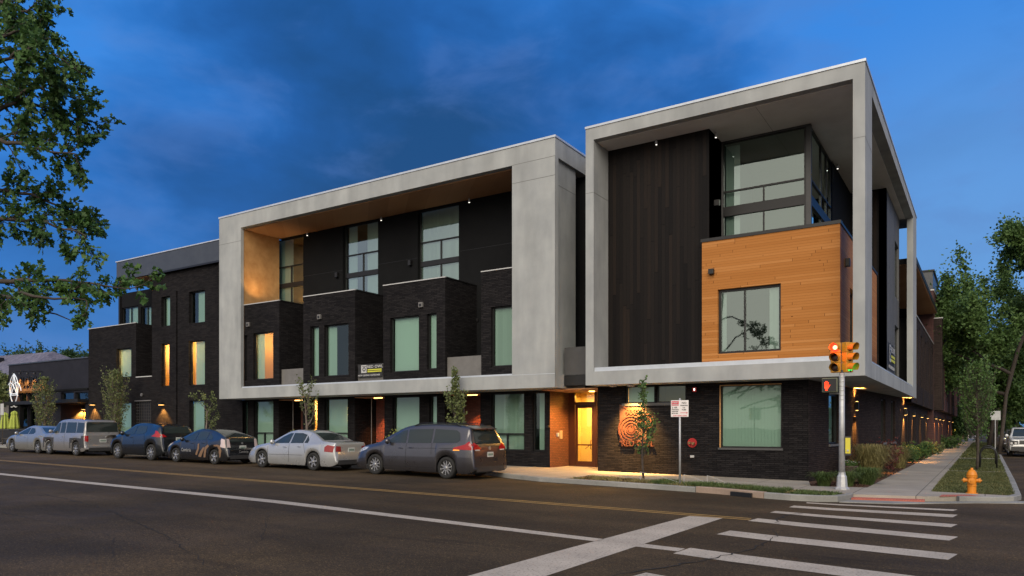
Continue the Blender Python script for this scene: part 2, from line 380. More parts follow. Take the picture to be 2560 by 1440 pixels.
def text(name, s, size, pl, u, v, w, mat_, parent, depth=.02, align='LEFT', sx=1.0, bold=0):
    cu = bpy.data.curves.new(name, 'FONT'); cu.body = s; cu.size = size; cu.extrude = depth/2; cu.align_x = align; cu.offset = bold; cu.space_character = 1.05
    cu.resolution_u = 3
    o = bpy.data.objects.new(name, cu); COL.objects.link(o)
    dg = bpy.context.evaluated_depsgraph_get(); me = bpy.data.meshes.new_from_object(o.evaluated_get(dg)); me.name = name
    bpy.data.objects.remove(o); bpy.data.curves.remove(cu)
    for vtx in me.vertices:
        x, y, z = vtx.co; vtx.co = Vector(pl.P(u+x*sx, v+y, w-z))
    me.materials.clear(); me.materials.append(mat_)
    o = bpy.data.objects.new(name, me); COL.objects.link(o)
    if parent: o.parent = parent
    return o
# ================================================================ corner block with the cedar box
F = FR(24.6)
def blk(par, name, m, *bs, bevel=0):
    if name != 'frame' and len(bs) > 1:
        for b in bs: o = MB().box(*b).build(name, m, par, bevel=bevel)
        return o
    mb = MB()
    for b in bs: mb.box(*b)
    return mb.build(name, m, par, bevel=bevel)
def sepbox(pl, par, name, m, *bs):
    for b in bs: q_ = MB(); pl.box(q_, *b); q_.build(name, m, par)
C = empty('corner_building', 'three storey corner block with white frame, cedar box and dark timber wall', 'building', (-8, 25, 0))
C.location = (0, 0, 0)
TOP = 13.0
blk(C, 'frame', M['render'], (-12.51,-3.06,24.6,44.4,12.55,TOP), (-12.51,-3.06,24.6,44.4,3.48,3.98), (-12.51,-12.18,24.6,26.0,3.98,12.55),
    (-3.40,-3.06,24.6,26.2,3.98,12.55), (-3.34,-3.06,42.35,44.4,3.98,12.55))
blk(C, 'roof_flashing', M['flash'], (-12.53,-3.03,24.57,44.43,13.0,13.08))
blk(C, 'ledge_flashing', M['flash'], (-12.18,-3.40,24.66,25.3,3.982,4.13), (-3.30,-3.10,26.2,42.35,3.982,4.06))
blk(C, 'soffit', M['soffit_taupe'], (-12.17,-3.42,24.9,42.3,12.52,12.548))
blk(C, 'panel_joint', M['joint'], (-12.511,-12.179,24.597,24.6,10.60,10.615), (-12.18,-12.176,24.6,25.85,10.60,10.615),
    (-3.401,-3.057,24.597,24.6,10.72,10.735), (-3.06,-3.057,24.6,26.2,10.72,10.735), (-3.75,-3.735,24.597,24.6,3.48,3.98), (-6.4,-6.39,24.9,27.35,12.517,12.52))
# walls above the ledge
mb = MB(); FR(25.85).wall(mb, -12.18, -8.25, 3.98, 12.55, depth=1.5); mb.build('timber_wall', M['dark_boards'], C)
mb = MB(); SD(-8.25).wall(mb, 25.85, 27.5, 3.98, 12.55, edges=False); mb.build('panel_wall', M['dark_panel'], C); mb = MB(); SD(-5.12).wall(mb, 31.6, 36.4, 3.98, 12.55, edges=False)
mb.box(-5.12, -3.9, 36.41, 43.9, 8.5, 12.55); mb.build('panel_wall', M['dark_panel'], C)
mb = MB(); FR(36.4).wall(mb, -5.12, -3.68, 3.98, 12.55, depth=.3); mb.build('return_wall', M['dark_boards'], C)
S = SD(-3.68)
wa, wb = S.hit(2237, 600), S.hit(2237, 740); wc, wd = S.hit(2248)+0, 0
h1 = (wa[0], wa[0]+1.9, wb[1], wa[1]); h2 = (wa[0], wa[0]+1.9, S.hit(2237, 952)[1], S.hit(2237, 811)[1])
mb = MB(); S.wall(mb, 36.4, 42.2, 3.98, 12.55, [h1, h2], depth=.2, edges=.3); mb.build('side_wall', M['grey_boards'], C)
for h in (h1, h2): window(C, S, *h, w=.1, style='room', depth=1.2)
# cedar box
Sx = -3.89
h = (F.hit(1794, 0)[0], 0, 0, 0); PO = FR(25.45)
a = PO.hit(1794, 724); b = PO.hit(1952, 709); c0 = PO.hit(1794, 885); wo = (a[0], b[0], c0[1], a[1])
SO = SD(Sx); sw = (SO.hit(2125)[()] if False else SO.hit(2125), SO.hit(2125)+1.5, wo[2], wo[3])
mb = MB(); PO.wall(mb, -8.38, Sx, 3.98, 8.41, [wo], depth=.16, edges=False); SO.wall(mb, 25.45, 34.9, 3.98, 8.41, [sw], depth=.16, edges=False)
mb.add([(-8.38,25.45,3.98),(-8.38,25.45,8.41),(-8.38,25.9,8.41),(-8.38,25.9,3.98)], [(0,1,2,3)]); mb.add([(Sx,34.9,3.98),(-5.1,34.9,3.98),(-5.1,34.9,8.41),(Sx,34.9,8.41)], [(0,1,2,3)])
mb.build('cedar_box', M['cedar'], C)
blk(C, 'parapet_cap', M['black'], (-8.42,-3.86,25.42,25.75,8.41,8.52), (-4.1,-3.86,25.75,34.95,8.41,8.50))
blk(C, 'terrace', M['grey_metal'], (-8.3,-4.1,25.75,34.9,8.0,8.05))
xm = PO.hit(1859)
window(C, PO, *wo, w=.14, vm=(xm,), fr=.085, style='room', part=((.0,.10),(.80,1.0)), depth=2.2, glass='glass_sky')
window(C, SO, *sw, w=.14, style='room', depth=1.2)
# glazed corner of the top storey
G = FR(27.35); GS = SD(-5.15); zz = lambda y: G.hit(2010, y)[1]
gx = G.hit(1909)
window(C, G, -8.25, -5.28, 7.4, 12.5, w=.0, hm=(zz(446),), vm=((gx, zz(484), zz(446)), (gx, 7.46, zz(513))), thick=((zz(511), zz(486)),), fr=.07, style='blind', part=None, depth=3.4, glass='glass_sky', noblind=True)
window(C, GS, 27.5, 31.55, 7.4, 12.5, w=.0, hm=(zz(446),), vm=(28.9+.6, 30.6), thick=((zz(511), zz(486)),), fr=.07, style='blindnone', glass='glass_sky')
rm = MB(); rm.add([(-8.2,27.45,7.5),(-5.3,27.45,7.5),(-5.3,31.5,7.5),(-8.2,31.5,7.5),(-8.2,27.45,12.45),(-5.3,27.45,12.45),(-5.3,31.5,12.45),(-8.2,31.5,12.45)], [(0,1,2,3),(7,6,5,4),(0,3,7,4),(3,2,6,7)]); rm.build('corner_room', M['room'], C)
bl = MB()
for i in range(5): bl.add([G.P(-8.15+i*.1,7.5,.2), G.P(-8.15+i*.1+.1,7.5,.27), G.P(-8.15+i*.1+.1,12.4,.27), G.P(-8.15+i*.1,12.4,.2)], [(0,1,2,3)])
bl.build('blinds', M['blind'], C)
blk(C, 'corner_post', M['spandrel'], (-5.28,-5.12,27.34,27.5,7.4,12.55), (-8.25,-5.13,27.30,27.5,12.46,12.55), (-8.27,-8.2,27.3,27.42,7.4,12.5))
# ground floor, slightly splayed along the side street
GP = FR(25.6); g1 = GP.hit(1799, 963); g2 = GP.hit(1954, 1121)
gw = (g1[0], g2[0], g2[1], g1[1]); w1 = (GP.hit(1562), GP.hit(1636), GP.hit(1600, 1008)[1], GP.hit(1600, 964)[1]); w2 = (GP.hit(1640), GP.hit(1714), w1[2], w1[3])
mb = MB(); GP.wall(mb, -12.5, -4.87, -.3, 3.48, [gw, w1, w2], depth=.14, edges=False)
mb.add([(-12.5,25.6,-.3),(-12.5,25.6,3.48),(-12.5,27.8,3.48),(-12.5,27.8,-.3)], [(0,1,2,3)])
mb.build('brick_wall', M['brick_dark'], C)
window(C, GP, *gw, w=.12, fr=.05, style='blind')
window(C, GP, *w1, w=.1, fr=.05, style='sheet', lamp=None)
window(C, GP, *w2, w=.1, fr=.05, style='warm', depth=1.5)
blk(C, 'sill', M['spandrel'], (w1[0]-.1,w2[1]+.1,25.54,25.72,w1[2]-.10,w1[2]), (gw[0]-.05,gw[1]+.05,25.55,25.7,gw[2]-.07,gw[2]))
blk(C, 'window_trim', M['ply'], (gw[0]-.0,gw[1]+.0,25.60-.004,25.66,gw[3]-.03,gw[3]), (gw[0],gw[0]+.03,25.596,25.66,gw[2],gw[3]-.03))
u = Vector((-3.63+4.87, 42.7-25.6)); ang_side = math.atan2(u.y, u.x)
GS2 = Plane((-4.87, 25.6), (u.x, u.y)); LS = u.length+1.0
def sh(px0, px1, y0, y1, py=None):
    a = GS2.hit(px0, y0); b = GS2.hit(px1, y1); return (a[0], b[0], b[1], a[1])
s1 = (GS2.hit(2072), GS2.hit(2099), GS2.hit(2085, 1110)[1], GS2.hit(2085, 985)[1])
s2 = (GS2.hit(2203), GS2.hit(2214), GS2.hit(2208, 1106)[1], GS2.hit(2208, 998)[1]); s3 = (GS2.hit(2228), GS2.hit(2238), s2[2], s2[3])
dd = (GS2.hit(2132), GS2.hit(2140)+.0, .05, 2.35, .5)
mb = MB(); GS2.wall(mb, 0, LS, -.3, 3.48, [s1, s2, s3, dd], depth=.14, edges=False); mb.build('brick_wall', M['brick_side'], C)
window(C, GS2, *s1, w=.1, style='sheet'); window(C, GS2, *s2, w=.1, style='room', depth=1); window(C, GS2, *s3, w=.1, style='room', depth=1)
mb = MB(); GS2.box(mb, dd[0], dd[1], .05, 2.35, .4, .48); mb.build('door', M['black'], C)
sepbox(GS2, C, 'sill', M['grey_metal'], (s1[0], s1[1], s1[2]-.08, s1[2], -.05, .1), (s2[0]-.05, s2[1]+.05, s2[2]-.1, s2[2], -.06, .1), (s3[0]-.05, s3[1]+.05, s3[2]-.1, s3[2], -.06, .1))
# fittings
def sconce(par, pl, u_, v_, up=True, e=28, w=0, down=True, size=(.11, .34, .12), sz=70, col=(1, .42, .08), back=None):
    mb = MB(); a, hgt, d = size
    pl.box(mb, u_-a/2, u_+a/2, v_-hgt/2, v_+hgt/2, w-d-.03, w-.03); pl.box(mb, u_-a/3, u_+a/3, v_-.05, v_+.05, w-.03, w)
    o = mb.build('wall_lamp', M['black'], par)
    l = MB(); pl.box(l, u_-a*.4, u_+a*.4, v_-hgt/2-.012, v_-hgt/2-.002, w-d-.01, w-.05)
    if up: pl.box(l, u_-a*.4, u_+a*.4, v_+hgt/2+.002, v_+hgt/2+.012, w-d-.01, w-.05)
    l.build('bulb', M['lamp_warm'], o)
    if down: spot(o, pl.P(u_, v_-hgt/2-.03, w-d*.9), pl.P(u_, v_-2.4, w-.08), e, sz, .55, col)
    if up: spot(o, pl.P(u_, v_+hgt/2+.03, w-d*.9), pl.P(u_, v_+2.4, w-.08), e*(1 if up is True else up), sz, .55, col)
    return o
q = GS2.hit(2135, 1018); sconce(C, GS2, q[0]+.1, q[1]+.05, True, 800)
q = GS2.hit(2262, 1030); sconce(C, GS2, min(q[0], LS-.3), q[1], True, 700)
for (px, py) in ((1780, 680),):
    q = PO.hit(px, py); mb = MB(); PO.box(mb, q[0]-.09, q[0]+.09, q[1]-.09, q[1]+.09, -.16, 0); mb.build('wall_lamp', M['black'], C, bevel=.01)
q = SO.hit(2114, 657); mb = MB(); SO.box(mb, q[0]-.09, q[0]+.09, q[1]-.13, q[1]+.13, -.14, 0); mb.build('wall_lamp', M['black'], C, bevel=.01)
q = SD(-8.25).hit(1804, 523); mb = MB(); SD(-8.25).box(mb, 26.4, 26.55, q[1]-.1, q[1]+.1, -.18, 0); mb.build('wall_lamp', M['black'], C)
for (x, y) in ((-10.2, 25.78), (-8.15, 26.3), (-5.0, 32.1)):
    mb = MB(); mb.lathe([(.035, 12.34), (.05, 12.36), (.05, 12.46), (.02, 12.47), (.02, 12.52)], (x, y, 0), 10); o = mb.build('ceiling_spot', M['steel'], C)
    mb = MB(); mb.lathe([(.03, 12.325), (.03, 12.338)], (x, y, 0), 10); mb.build('bulb', M['lamp_white'], o)
q = GP.hit(1737, 974); mb = MB(); GP.box(mb, q[0]-.07, q[0]+.07, q[1]-.08, q[1]+.08, -.07, 0); o = mb.build('fire_alarm', mat('alarm_red', (.45, .01, .01), .4), C, bevel=.01)
mb = MB(); GP.box(mb, q[0]-.02, q[0]+.03, q[1]-.04, q[1]+.04, -.085, -.07); mb.build('strobe', M['lamp_white'], o)
q = GP.hit(1731, 1107); REDP = mat('hydrant_red', (.30, .012, .012), .4)
mb = MB(); mb.lathe([(.17, -.02), (.17, .0), (.13, .0), (.13, -.03)], (q[0], 25.6-.01, q[1]), 20, 'y'); o = mb.build('hose_ring', REDP, C)
mb = MB(); mb.lathe([(.05, -.16), (.055, -.10), (.04, -.02)], (q[0]-.06, 25.58, q[1]), 12, 'y'); mb.lathe([(.05, -.16), (.055, -.10), (.04, -.02)], (q[0]+.07, 25.58, q[1]-.02), 12, 'y'); mb.build('hose_inlet', mat('brass', (.25, .16, .08), .4, .6), o)
q = GP.hit(1731, 1141); mb = MB(); GP.box(mb, q[0]-.07, q[0]+.07, q[1]-.04, q[1]+.04, -.04, 0); mb.build('meter_plate', M['steel'], C)
# house number, owl emblem and name on the brick, all in raised metal
LET = noisy('corten_letters', (.060, .019, .010), (.085, .028, .014), 8, .55, .05)
q = GP.hit(1566, 1037); k = (GP.hit(1600)-GP.hit(1566))
text('house_number', '903', .30, GP, q[0], q[1], -.05, LET, C, .05, sx=.95, bold=.008)
q = GP.hit(1555, 1115); text('name_lettering', 'RED OWL', .30, GP, q[0], q[1], -.05, LET, C, .05, sx=.92, bold=.006)
e0 = GP.hit(1553, 1100); e1 = GP.hit(1606, 1045); ex, ez, ew, eh = e0[0], e0[1], e1[0]-e0[0], e1[1]-e0[1]
mb = MB()
def ring(mb, cx, cz, r, t, a0=0, a1=360, n=28, w0=-.05, w1=-.02):
    for i in range(n):
        a, b = R(a0+(a1-a0)*i/n), R(a0+(a1-a0)*(i+1)/n)
        P = [(cx+(r-t/2)*math.cos(a), cz+(r-t/2)*math.sin(a)), (cx+(r+t/2)*math.cos(a), cz+(r+t/2)*math.sin(a)), (cx+(r+t/2)*math.cos(b), cz+(r+t/2)*math.sin(b)), (cx+(r-t/2)*math.cos(b), cz+(r-t/2)*math.sin(b))]
        mb.add([GP.P(x, z, w0) for x, z in P]+[GP.P(x, z, w1) for x, z in P], [(0,1,2,3),(0,4,5,1),(2,6,7,3),(1,5,6,2),(3,7,4,0)])
cxo, czo = ex+.42, ez+.40
ring(mb, cxo, czo, .06, .12); ring(mb, cxo, czo, .17, .04); ring(mb, cxo, czo, .27, .045); ring(mb, cxo, czo, .38, .05, 20, 330); ring(mb, cxo, czo, .50, .06, 35, 300)
ring(mb, cxo+.62, czo+.30, .06, .1); ring(mb, cxo+.62, czo+.30, .16, .04); ring(mb, cxo+.62, czo+.30, .26, .045, 60, 400)
GP.box(mb, ex-.05, ex+.85, ez-.08, ez-.03, -.05, -.02)
for i in range(12):
    t0, t1 = i/12, (i+1)/12; f = lambda t: (ex-.04+.95*t, ez+1.28-.35*t-.22*t*t)
    (x0, z0), (x1, z1) = f(t0), f(t1)
    mb.add([GP.P(x0,z0,-.05), GP.P(x1,z1,-.05), GP.P(x1,z1+.06,-.05), GP.P(x0,z0+.06,-.05), GP.P(x0,z0,-.02), GP.P(x1,z1,-.02)], [(0,1,2,3),(0,4,5,1)])
mb.build('emblem', LET, C)
mb = MB(); GP.box(mb, ex-.06, ex+1.02, ez-.1, ez+1.3, -.02, -.004); mb.build('emblem_plate', mat('emblem_plate', (.062, .027, .014), .7), C)
# light on the emblem: fixture under the soffit
lx = GP.hit(1592)
mb = MB(); mb.box(lx-.09, lx+.09, 24.95, 25.15, 3.40, 3.475); mb.box(lx-1.0+.2, lx-.62, 24.95, 25.15, 3.42, 3.475); o = mb.build('soffit_lamp', M['cop'], C)
spot(o, (lx, 25.0, 3.38), (lx-.1, 25.66, 1.0), 3600, 78, .9, (1, .50, .13))
spot(o, (lx, 25.1, 3.38), (lx, 24.9, 0), 300, 110, .9, (1, .6, .2))

# ================================================================ long framed block
B = empty('framed_building', 'long three storey block with white frame, four dark brick bays and tall windows', 'building')
blk(B, 'frame', M['render'], (-34.21,-13.81,24.6,27.3,12.28,TOP), (-34.21,-13.81,24.6,27.1,3.45,3.98), (-34.21,-32.5,24.6,27.1,3.98,12.28),
    (-15.76,-13.81,24.6,24.86,3.98,12.28), (-15.76,-13.93,24.86,26.5,3.98,12.28))
blk(B, 'roof_flashing', M['flash'], (-34.24,-13.78,24.57,27.33,13.0,13.08))
blk(B, 'ledge_flashing', M['flash'], (-32.43,-15.76,24.66,24.80,3.982,4.05), (-15.77,-13.81,24.597,24.6,3.975,3.99))
blk(B, 'panel_joint', M['joint'], (-34.21,-32.43,24.596,24.6,11.6,11.615), (-15.76,-13.81,24.596,24.6,11.55,11.565), (-15.76,-13.81,24.596,24.6,12.28,12.293), (-13.93,-13.926,24.86,26.5,11.3,11.315), (-13.813,-13.806,24.592,24.6,3.45,12.28))
blk(B, 'frame_lining', M['render'], (-32.5,-32.43,24.6,24.78,3.98,12.28))
blk(B, 'timber_reveal', M['ply'], (-32.5,-32.46,24.78,27.1,3.98,12.25))
blk(B, 'soffit', M['soffit_wood'], (-32.46,-15.78,24.9,27.1,12.24,12.278))
T = FR(27.1); T2 = FR(27.3)
tz = lambda y: T2.hit(1147, y)[1]
wins = []
for (a, b) in ((693, 758), (866, 945), (1053, 1147)):
    wins.append((T.hit(a-9)-.0, T.hit(b), 7.6, 12.22))
gaps = [(-29.6, -28.05), (-24.4, -22.85), (-19.1, -17.5)]
low = [(a+.15, b-.2, 4.1, 6.4) for a, b in gaps]
mb = MB(); T.wall(mb, -32.46, -15.78, 3.98, 12.24, wins+low, depth=.2, edges=False); mb.build('panel_wall', M['dark_panel'], B)
blk(B, 'panel_joint', M['black'], *[(a, b, 27.096, 27.1, tz(632), tz(632)+.012) for a, b in ((wins[0][1], wins[1][0]), (wins[1][1], wins[2][0]), (wins[2][1], -15.8))])
for i, wn_ in enumerate(wins):
    u0, u1, v0, v1 = wn_; f = .16
    mx = u0+(u1-u0)*.52
    window(B, T, u0, u1, v0, v1, w=.16, hm=(tz(592),), vm=((mx, tz(640), tz(592)), (mx, v0, tz(655))), thick=((tz(654), tz(641)),), style='room', glass='glass_sky', depth=2.4, part=[((.05, .5),), ((.08, .28), (.60, 1)), None][i]) if i < 2 else window(B, T, u0, u1, v0, v1, w=.16, hm=(tz(592),), vm=((mx, tz(640), tz(592)), (mx, v0, tz(655))), thick=((tz(654), tz(641)),), style='slats', glass='glass_sky', depth=2.4)
for l in low: window(B, T, *l, w=.14, style='blind', vm=((l[0]+l[1])/2,))
# four brick bays
BY = FR(24.8)
bays = [(-32.43, -29.71), (-27.97, -24.5), (-22.76, -19.25), (-17.39, -15.78)]
bw = [[(607, 618, 838, 952), (633, 683, 828, 947)], [(775, 797, 814, 941), (810, 871, 807, 938)], [(975, 1047, 787, 927), (1067, 1091, 782, 922)], [(1227, 1282, 762, 914)]]
sty = [[('blind', None, None), ('warm', ((.0,.32),), (90, .9))], [('blind', None, None), ('room', ((.0,.33),), None)], [('sheet', None, None), ('blind', None, None)], [('slats', None, None)]]
for (x0, x1), ws, st in zip(bays, bw, sty):
    hs = []
    for (a, b, c, d) in ws:
        q0 = BY.hit(b, c); q1 = BY.hit(b, d); hs.append((BY.hit(a), q0[0], q1[1], q0[1]))
    mb = MB(); BY.wall(mb, x0, x1, 3.98, 8.28, hs, depth=.16, edges=False)
    mb.add([(x1,24.8,3.98),(x1,27.1,3.98),(x1,27.1,8.28),(x1,24.8,8.28)], [(0,1,2,3)]); mb.add([(x0,24.8,3.98),(x0,24.8,8.28),(x0,27.1,8.28),(x0,27.1,3.98)], [(0,1,2,3)])
    mb.add([(x0,24.8,8.28),(x1,24.8,8.28),(x1,27.1,8.28),(x0,27.1,8.28)], [(0,1,2,3)])
    bay = mb.build('bay', M['brick_dark'], B)
    o = box('coping', M['cop'], bay, x0-.0, x1+.02, 24.77, 24.85, 8.28, 8.32); box('coping', M['black'], bay, x1-.06, x1+.025, 24.85, 27.1, 8.281, 8.325)
    for h, s in zip(hs, st):
        h = (max(h[0], x0+.03), min(h[1], x1-.03), h[2], h[3])
        window(B, BY, *h, w=.13, fr=.05, style=s[0], part=s[1], lamp=s[2], depth=1.8)
for (px, py) in ((622, 812), (800, 793), (1054, 763)):
    q = BY.hit(px, py); mb = MB(); BY.box(mb, q[0]-.11, q[0]+.11, q[1]-.1, q[1]+.12, -.10, 0); o = mb.build('vent', M['grey_metal'], B, bevel=.01)
    mb = MB(); BY.box(mb, q[0]-.06, q[0]+.06, q[1]-.06, q[1]+.05, -.106, -.1); mb.build('vent_hood', M['black'], o)
blk(B, 'balcony_panel', M['grey_metal'], (-29.71,-27.97,24.95,24.99,4.0,4.84)); blk(B, 'balcony_panel', M['grey_metal'], (-19.25,-17.39,24.95,24.99,4.0,4.90)); blk(B, 'balcony_panel', M['grey_metal'], (-24.5,-22.76,25.0,25.04,4.0,4.84))
for (px, py) in ((845, 688), (1028, 658)):
    q = T.hit(px, py); mb = MB(); T.box(mb, q[0]-.08, q[0]+.08, q[1]-.12, q[1]+.12, -.16, 0); mb.build('wall_lamp', M['black'], B)
for (px) in (768, 953, 1173):
    x = FR(26.9).hit(px); mb = MB(); mb.lathe([(.035, 12.05), (.05, 12.07), (.05, 12.17), (.02, 12.18), (.02, 12.24)], (x, 26.9, 0), 10); o = mb.build('ceiling_spot', M['steel'], B)
    mb = MB(); mb.lathe([(.035, 12.03), (.035, 12.045)], (x, 26.9, 0), 10); mb.build('bulb', M['lamp_white'], o)
# wash on the timber reveal
spot(B, (-31.6, 25.2, 8.6), (-32.5, 26.0, 11.0), 90, 120, .9, (1, .6, .25))
# vents on the recessed wall
for (px, py) in ((1183, 800), (1193, 800), (1185, 818)):
    q = T.hit(px, py); mb = MB(); T.box(mb, q[0]-.08, q[0]+.08, q[1]-.07, q[1]+.07, -.05, 0); mb.build('vent', M['black'], B)
# ground floor
Q = FR(26.2); x = Q.hit
rec = [(x(550), x(590), -.2, 3.4, 1.5), (x(697), x(757), -.2, 3.4, 1.5), (x(887), x(961), -.2, 3.4, 1.5), (x(1112), x(1201), -.2, 3.4, 1.5)]
gwin = [(606, 619, 'blind'), (634, 683, 'blind'), (779, 793, 'warm'), (811, 869, 'sheet'), (981, 1048, 'blind'), (1073, 1092, 'blind'), (1227, 1310, 'slats'), (1331, 1362, 'part')]
gh = [(x(a), x(b), .95, 3.38) for a, b, s in gwin]
mb = MB(); Q.wall(mb, -36.3, -14.95, -.3, 3.45, rec+gh, depth=.16, edges=False)
mb.build('brick_wall', M['brick_dark'], B)
for i, ((a, b, s), h) in enumerate(zip(gwin, gh)):
    wide = h[1]-h[0] > .9
    vm = ((h[0]+(h[1]-h[0])*.45, .95, 1.63),) if wide else ()
    window(B, Q, *h, w=.12, fr=.05, style='room' if s == 'part' else s, hm=(1.65,) if wide else (), vm=vm, part=((.35,.65),(.85, 1.0)) if s == 'part' else None, lamp=(220, .7) if s == 'warm' else None, depth=1.5)
for i, r in enumerate(rec):
    mb = MB(); Qb = FR(27.7); Qb.wall(mb, r[0], r[1], -.2, 3.4, edges=False); o = mb.build('porch_wall', M['brick_red'], B)
    mx = r[0]+(r[1]-r[0])*.66
    mb = MB(); mb.box(mx, r[1]-.05, 27.62, 27.69, .1, 2.5); mb.build('door', M['black'], o)
    mb = MB(); mb.box(r[0], r[1], 26.2, 27.7, 3.37, 3.40); mb.build('porch_ceiling', M['soffit_wood'], o)
    if i: 
        xx = (r[0]+r[1])/2; e = [0, 120, 750, 520][i]
        mb = MB(); mb.box(xx+.2, xx+.7, 26.3, 26.36, 3.33, 3.365); l = mb.build('porch_lamp', M['lamp_warm'], o)
        spot(l, (xx, 26.75, 3.3), (xx, 27.6, .2), e, 75, .75, (1, .30, .07))
        mb = MB(); mb.tube([(xx-.05, 26.4, .1), (xx-.05, 26.4, 3.37)], .02, 6); mb.build('downpipe', M['grey_metal'], o)
# string of small bulbs inside the two lit windows
def string(px, y0, y1, n, wob):
    mb = MB()
    for i in range(n):
        q = Q.hit(px+random.uniform(-wob, wob), y0+(y1-y0)*i/(n-1)); c = (q[0], 26.2+.24, q[1])
        mb.lathe([(.006, -.018), (.018, 0), (.006, .018)], c, 6)
    o = mb.build('string_lights', M['lamp_warm'], B); return o
string(786, 1000, 1078, 34, 3); string(862, 1020, 1062, 16, 1.5)
blk(B, 'rear_wall', M['dark_panel'], (-34.1,-14.0,30.0,40,-.2,12.25))
blk(C, 'rear_wall', M['dark_panel'], (-12.4,-5.6,31.9,44.2,-.2,12.5))
# dark link between the blocks, entrance recess with the lit door
E_ = empty('entrance_link', 'narrow dark link with glowing glass entrance door between the two framed blocks', 'building')
mb = MB(); mb.box(-15.6, -12.0, 27.31, 27.6, 3.5, 12.9); mb.build('wall', M['dark_panel'], E_)
blk(E_, 'balcony_panel', M['spandrel'], (-13.79,-12.52,25.3,25.34,3.95,5.02)); blk(E_, 'fascia', M['black'], (-13.79,-12.52,25.28,25.45,3.55,3.94))
window(E_, FR(27.15), -13.7, -12.9, 4.0, 6.3, w=-.02, style='sheet')
blk(E_, 'soffit', M['soffit_wood'], (-14.94,-12.51,25.5,27.9,3.40,3.44))
mb = MB(); SD(-14.95).wall(mb, 26.2, 27.9, -.3, 3.42, edges=False); mb.build('side_wall', M['brick_warm'], E_)
DP = FR(27.8); d0, d1, d2, d3 = DP.hit(1431), DP.hit(1437), DP.hit(1486), DP.hit(1496)
FRM = mat('bronze_frame', (.06, .022, .012), .4, .4)
zt = DP.hit(1440, 1012)[1]; zs = DP.hit(1440, 980)[1]+.08
mb = MB(); mb.box(-14.95, d1, 27.8, 27.9, 0, 3.4); mb.box(d1, d2, 27.8, 27.9, zt-.0, zt+.11); mb.box(d1, d2, 27.8, 27.9, zs+.08, 3.4); mb.box(d2, d2+.11, 27.8, 27.9, 0, 3.4); mb.box(d3-.04, -12.5, 27.8, 27.9, 0, 3.4)
mb.build('door_frame', FRM, E_)
mb = MB(); b0, b1 = d1+.02, d2-.02
mb.box(b0, b0+.10, 27.83, 27.88, .15, zt); mb.box(b1-.12, b1, 27.83, 27.88, .15, zt); mb.box(b0+.1, b1-.12, 27.83, 27.88, .15, .50); mb.box(b0+.1, b1-.12, 27.83, 27.88, zt-.14, zt); mb.box(b0+.1, b1-.12, 27.825, 27.885, 1.16, 1.22)
dr = mb.build('door', FRM, E_)
mb = MB(); mb.box(b0+.12, b1-.10, 27.86, 27.865, .5, zt-.1); mb.build('pane', M['glass_clear'], dr)
mb = MB(); mb.tube([(b1-.14, 27.8, 1.0), (b1-.14, 27.76, 1.05), (b1-.14, 27.76, 1.35), (b1-.14, 27.8, 1.4)], .014, 6); mb.tube([(b1-.2, 27.8, 1.18), (b1-.4, 27.79, 1.02)], .014, 6); mb.build('handle', M['black'], dr)
mb = MB(); mb.box(b0+.1, b1-.3, 27.80, 27.825, zt-.10, zt-.03); mb.build('door_closer', M['black'], dr)
mb = MB(); mb.box(d1, d2, 27.86, 27.865, zt+.1, zs+.1); mb.box(d2+.1, d3, 27.86, 27.865, 0.1, 3.4); mb.build('transom_pane', M['glass_clear'], E_)
LOB = mat('lobby_paint', (.62, .50, .30), .9)
mb = MB(); mb.add([(-15.3,27.95,-.02),(-12.0,27.95,-.02),(-12.0,29.6,-.02),(-15.3,29.6,-.02),(-15.3,27.95,3.5),(-12.0,27.95,3.5),(-12.0,29.6,3.5),(-15.3,29.6,3.5)], [(0,1,2,3),(7,6,5,4),(1,5,6,2),(0,3,7,4),(3,2,6,7)])
mb.build('lobby', LOB, E_)
ld = bpy.data.lights.new('lobby_lamp', 'AREA'); ld.energy = 330; ld.color = (1, .47, .07); ld.size = .8
lo = bpy.data.objects.new('lobby_lamp', ld); COL.objects.link(lo); lo.parent = E_; lo.location = (-14.1, 28.6, 3.3)
mb = MB(); mb.lathe([(.12, 3.36), (.12, 3.40)], (-13.4, 26.9, 0), 14); l = mb.build('ceiling_lamp', M['lamp_warm'], E_)
spot(l, (-13.5, 26.7, 3.34), (-13.5, 26.2, 0), 900, 150, .6, (1, .48, .10))
SDP = SD(-14.95); q = SDP.hit(1407, 1085)
mb = MB(); SDP.box(mb, 27.0, 27.18, 1.45, 1.80, -.05, 0); mb.build('intercom', mat('intercom_plate', (.5, .42, .3), .4, .5), E_)
mb = MB(); SDP.box(mb, 26.75, 26.88, 1.55, 1.70, -.06, 0); mb.build('doorbell', M['cop'], E_)
q = Q.hit(1372, 1067); mb = MB(); mb.lathe([(.05, -.12), (.06, -.03), (.03, 0)], (q[0], 26.2, q[1]), 10, 'y'); mb.build('camera_dome', M['black'], B)
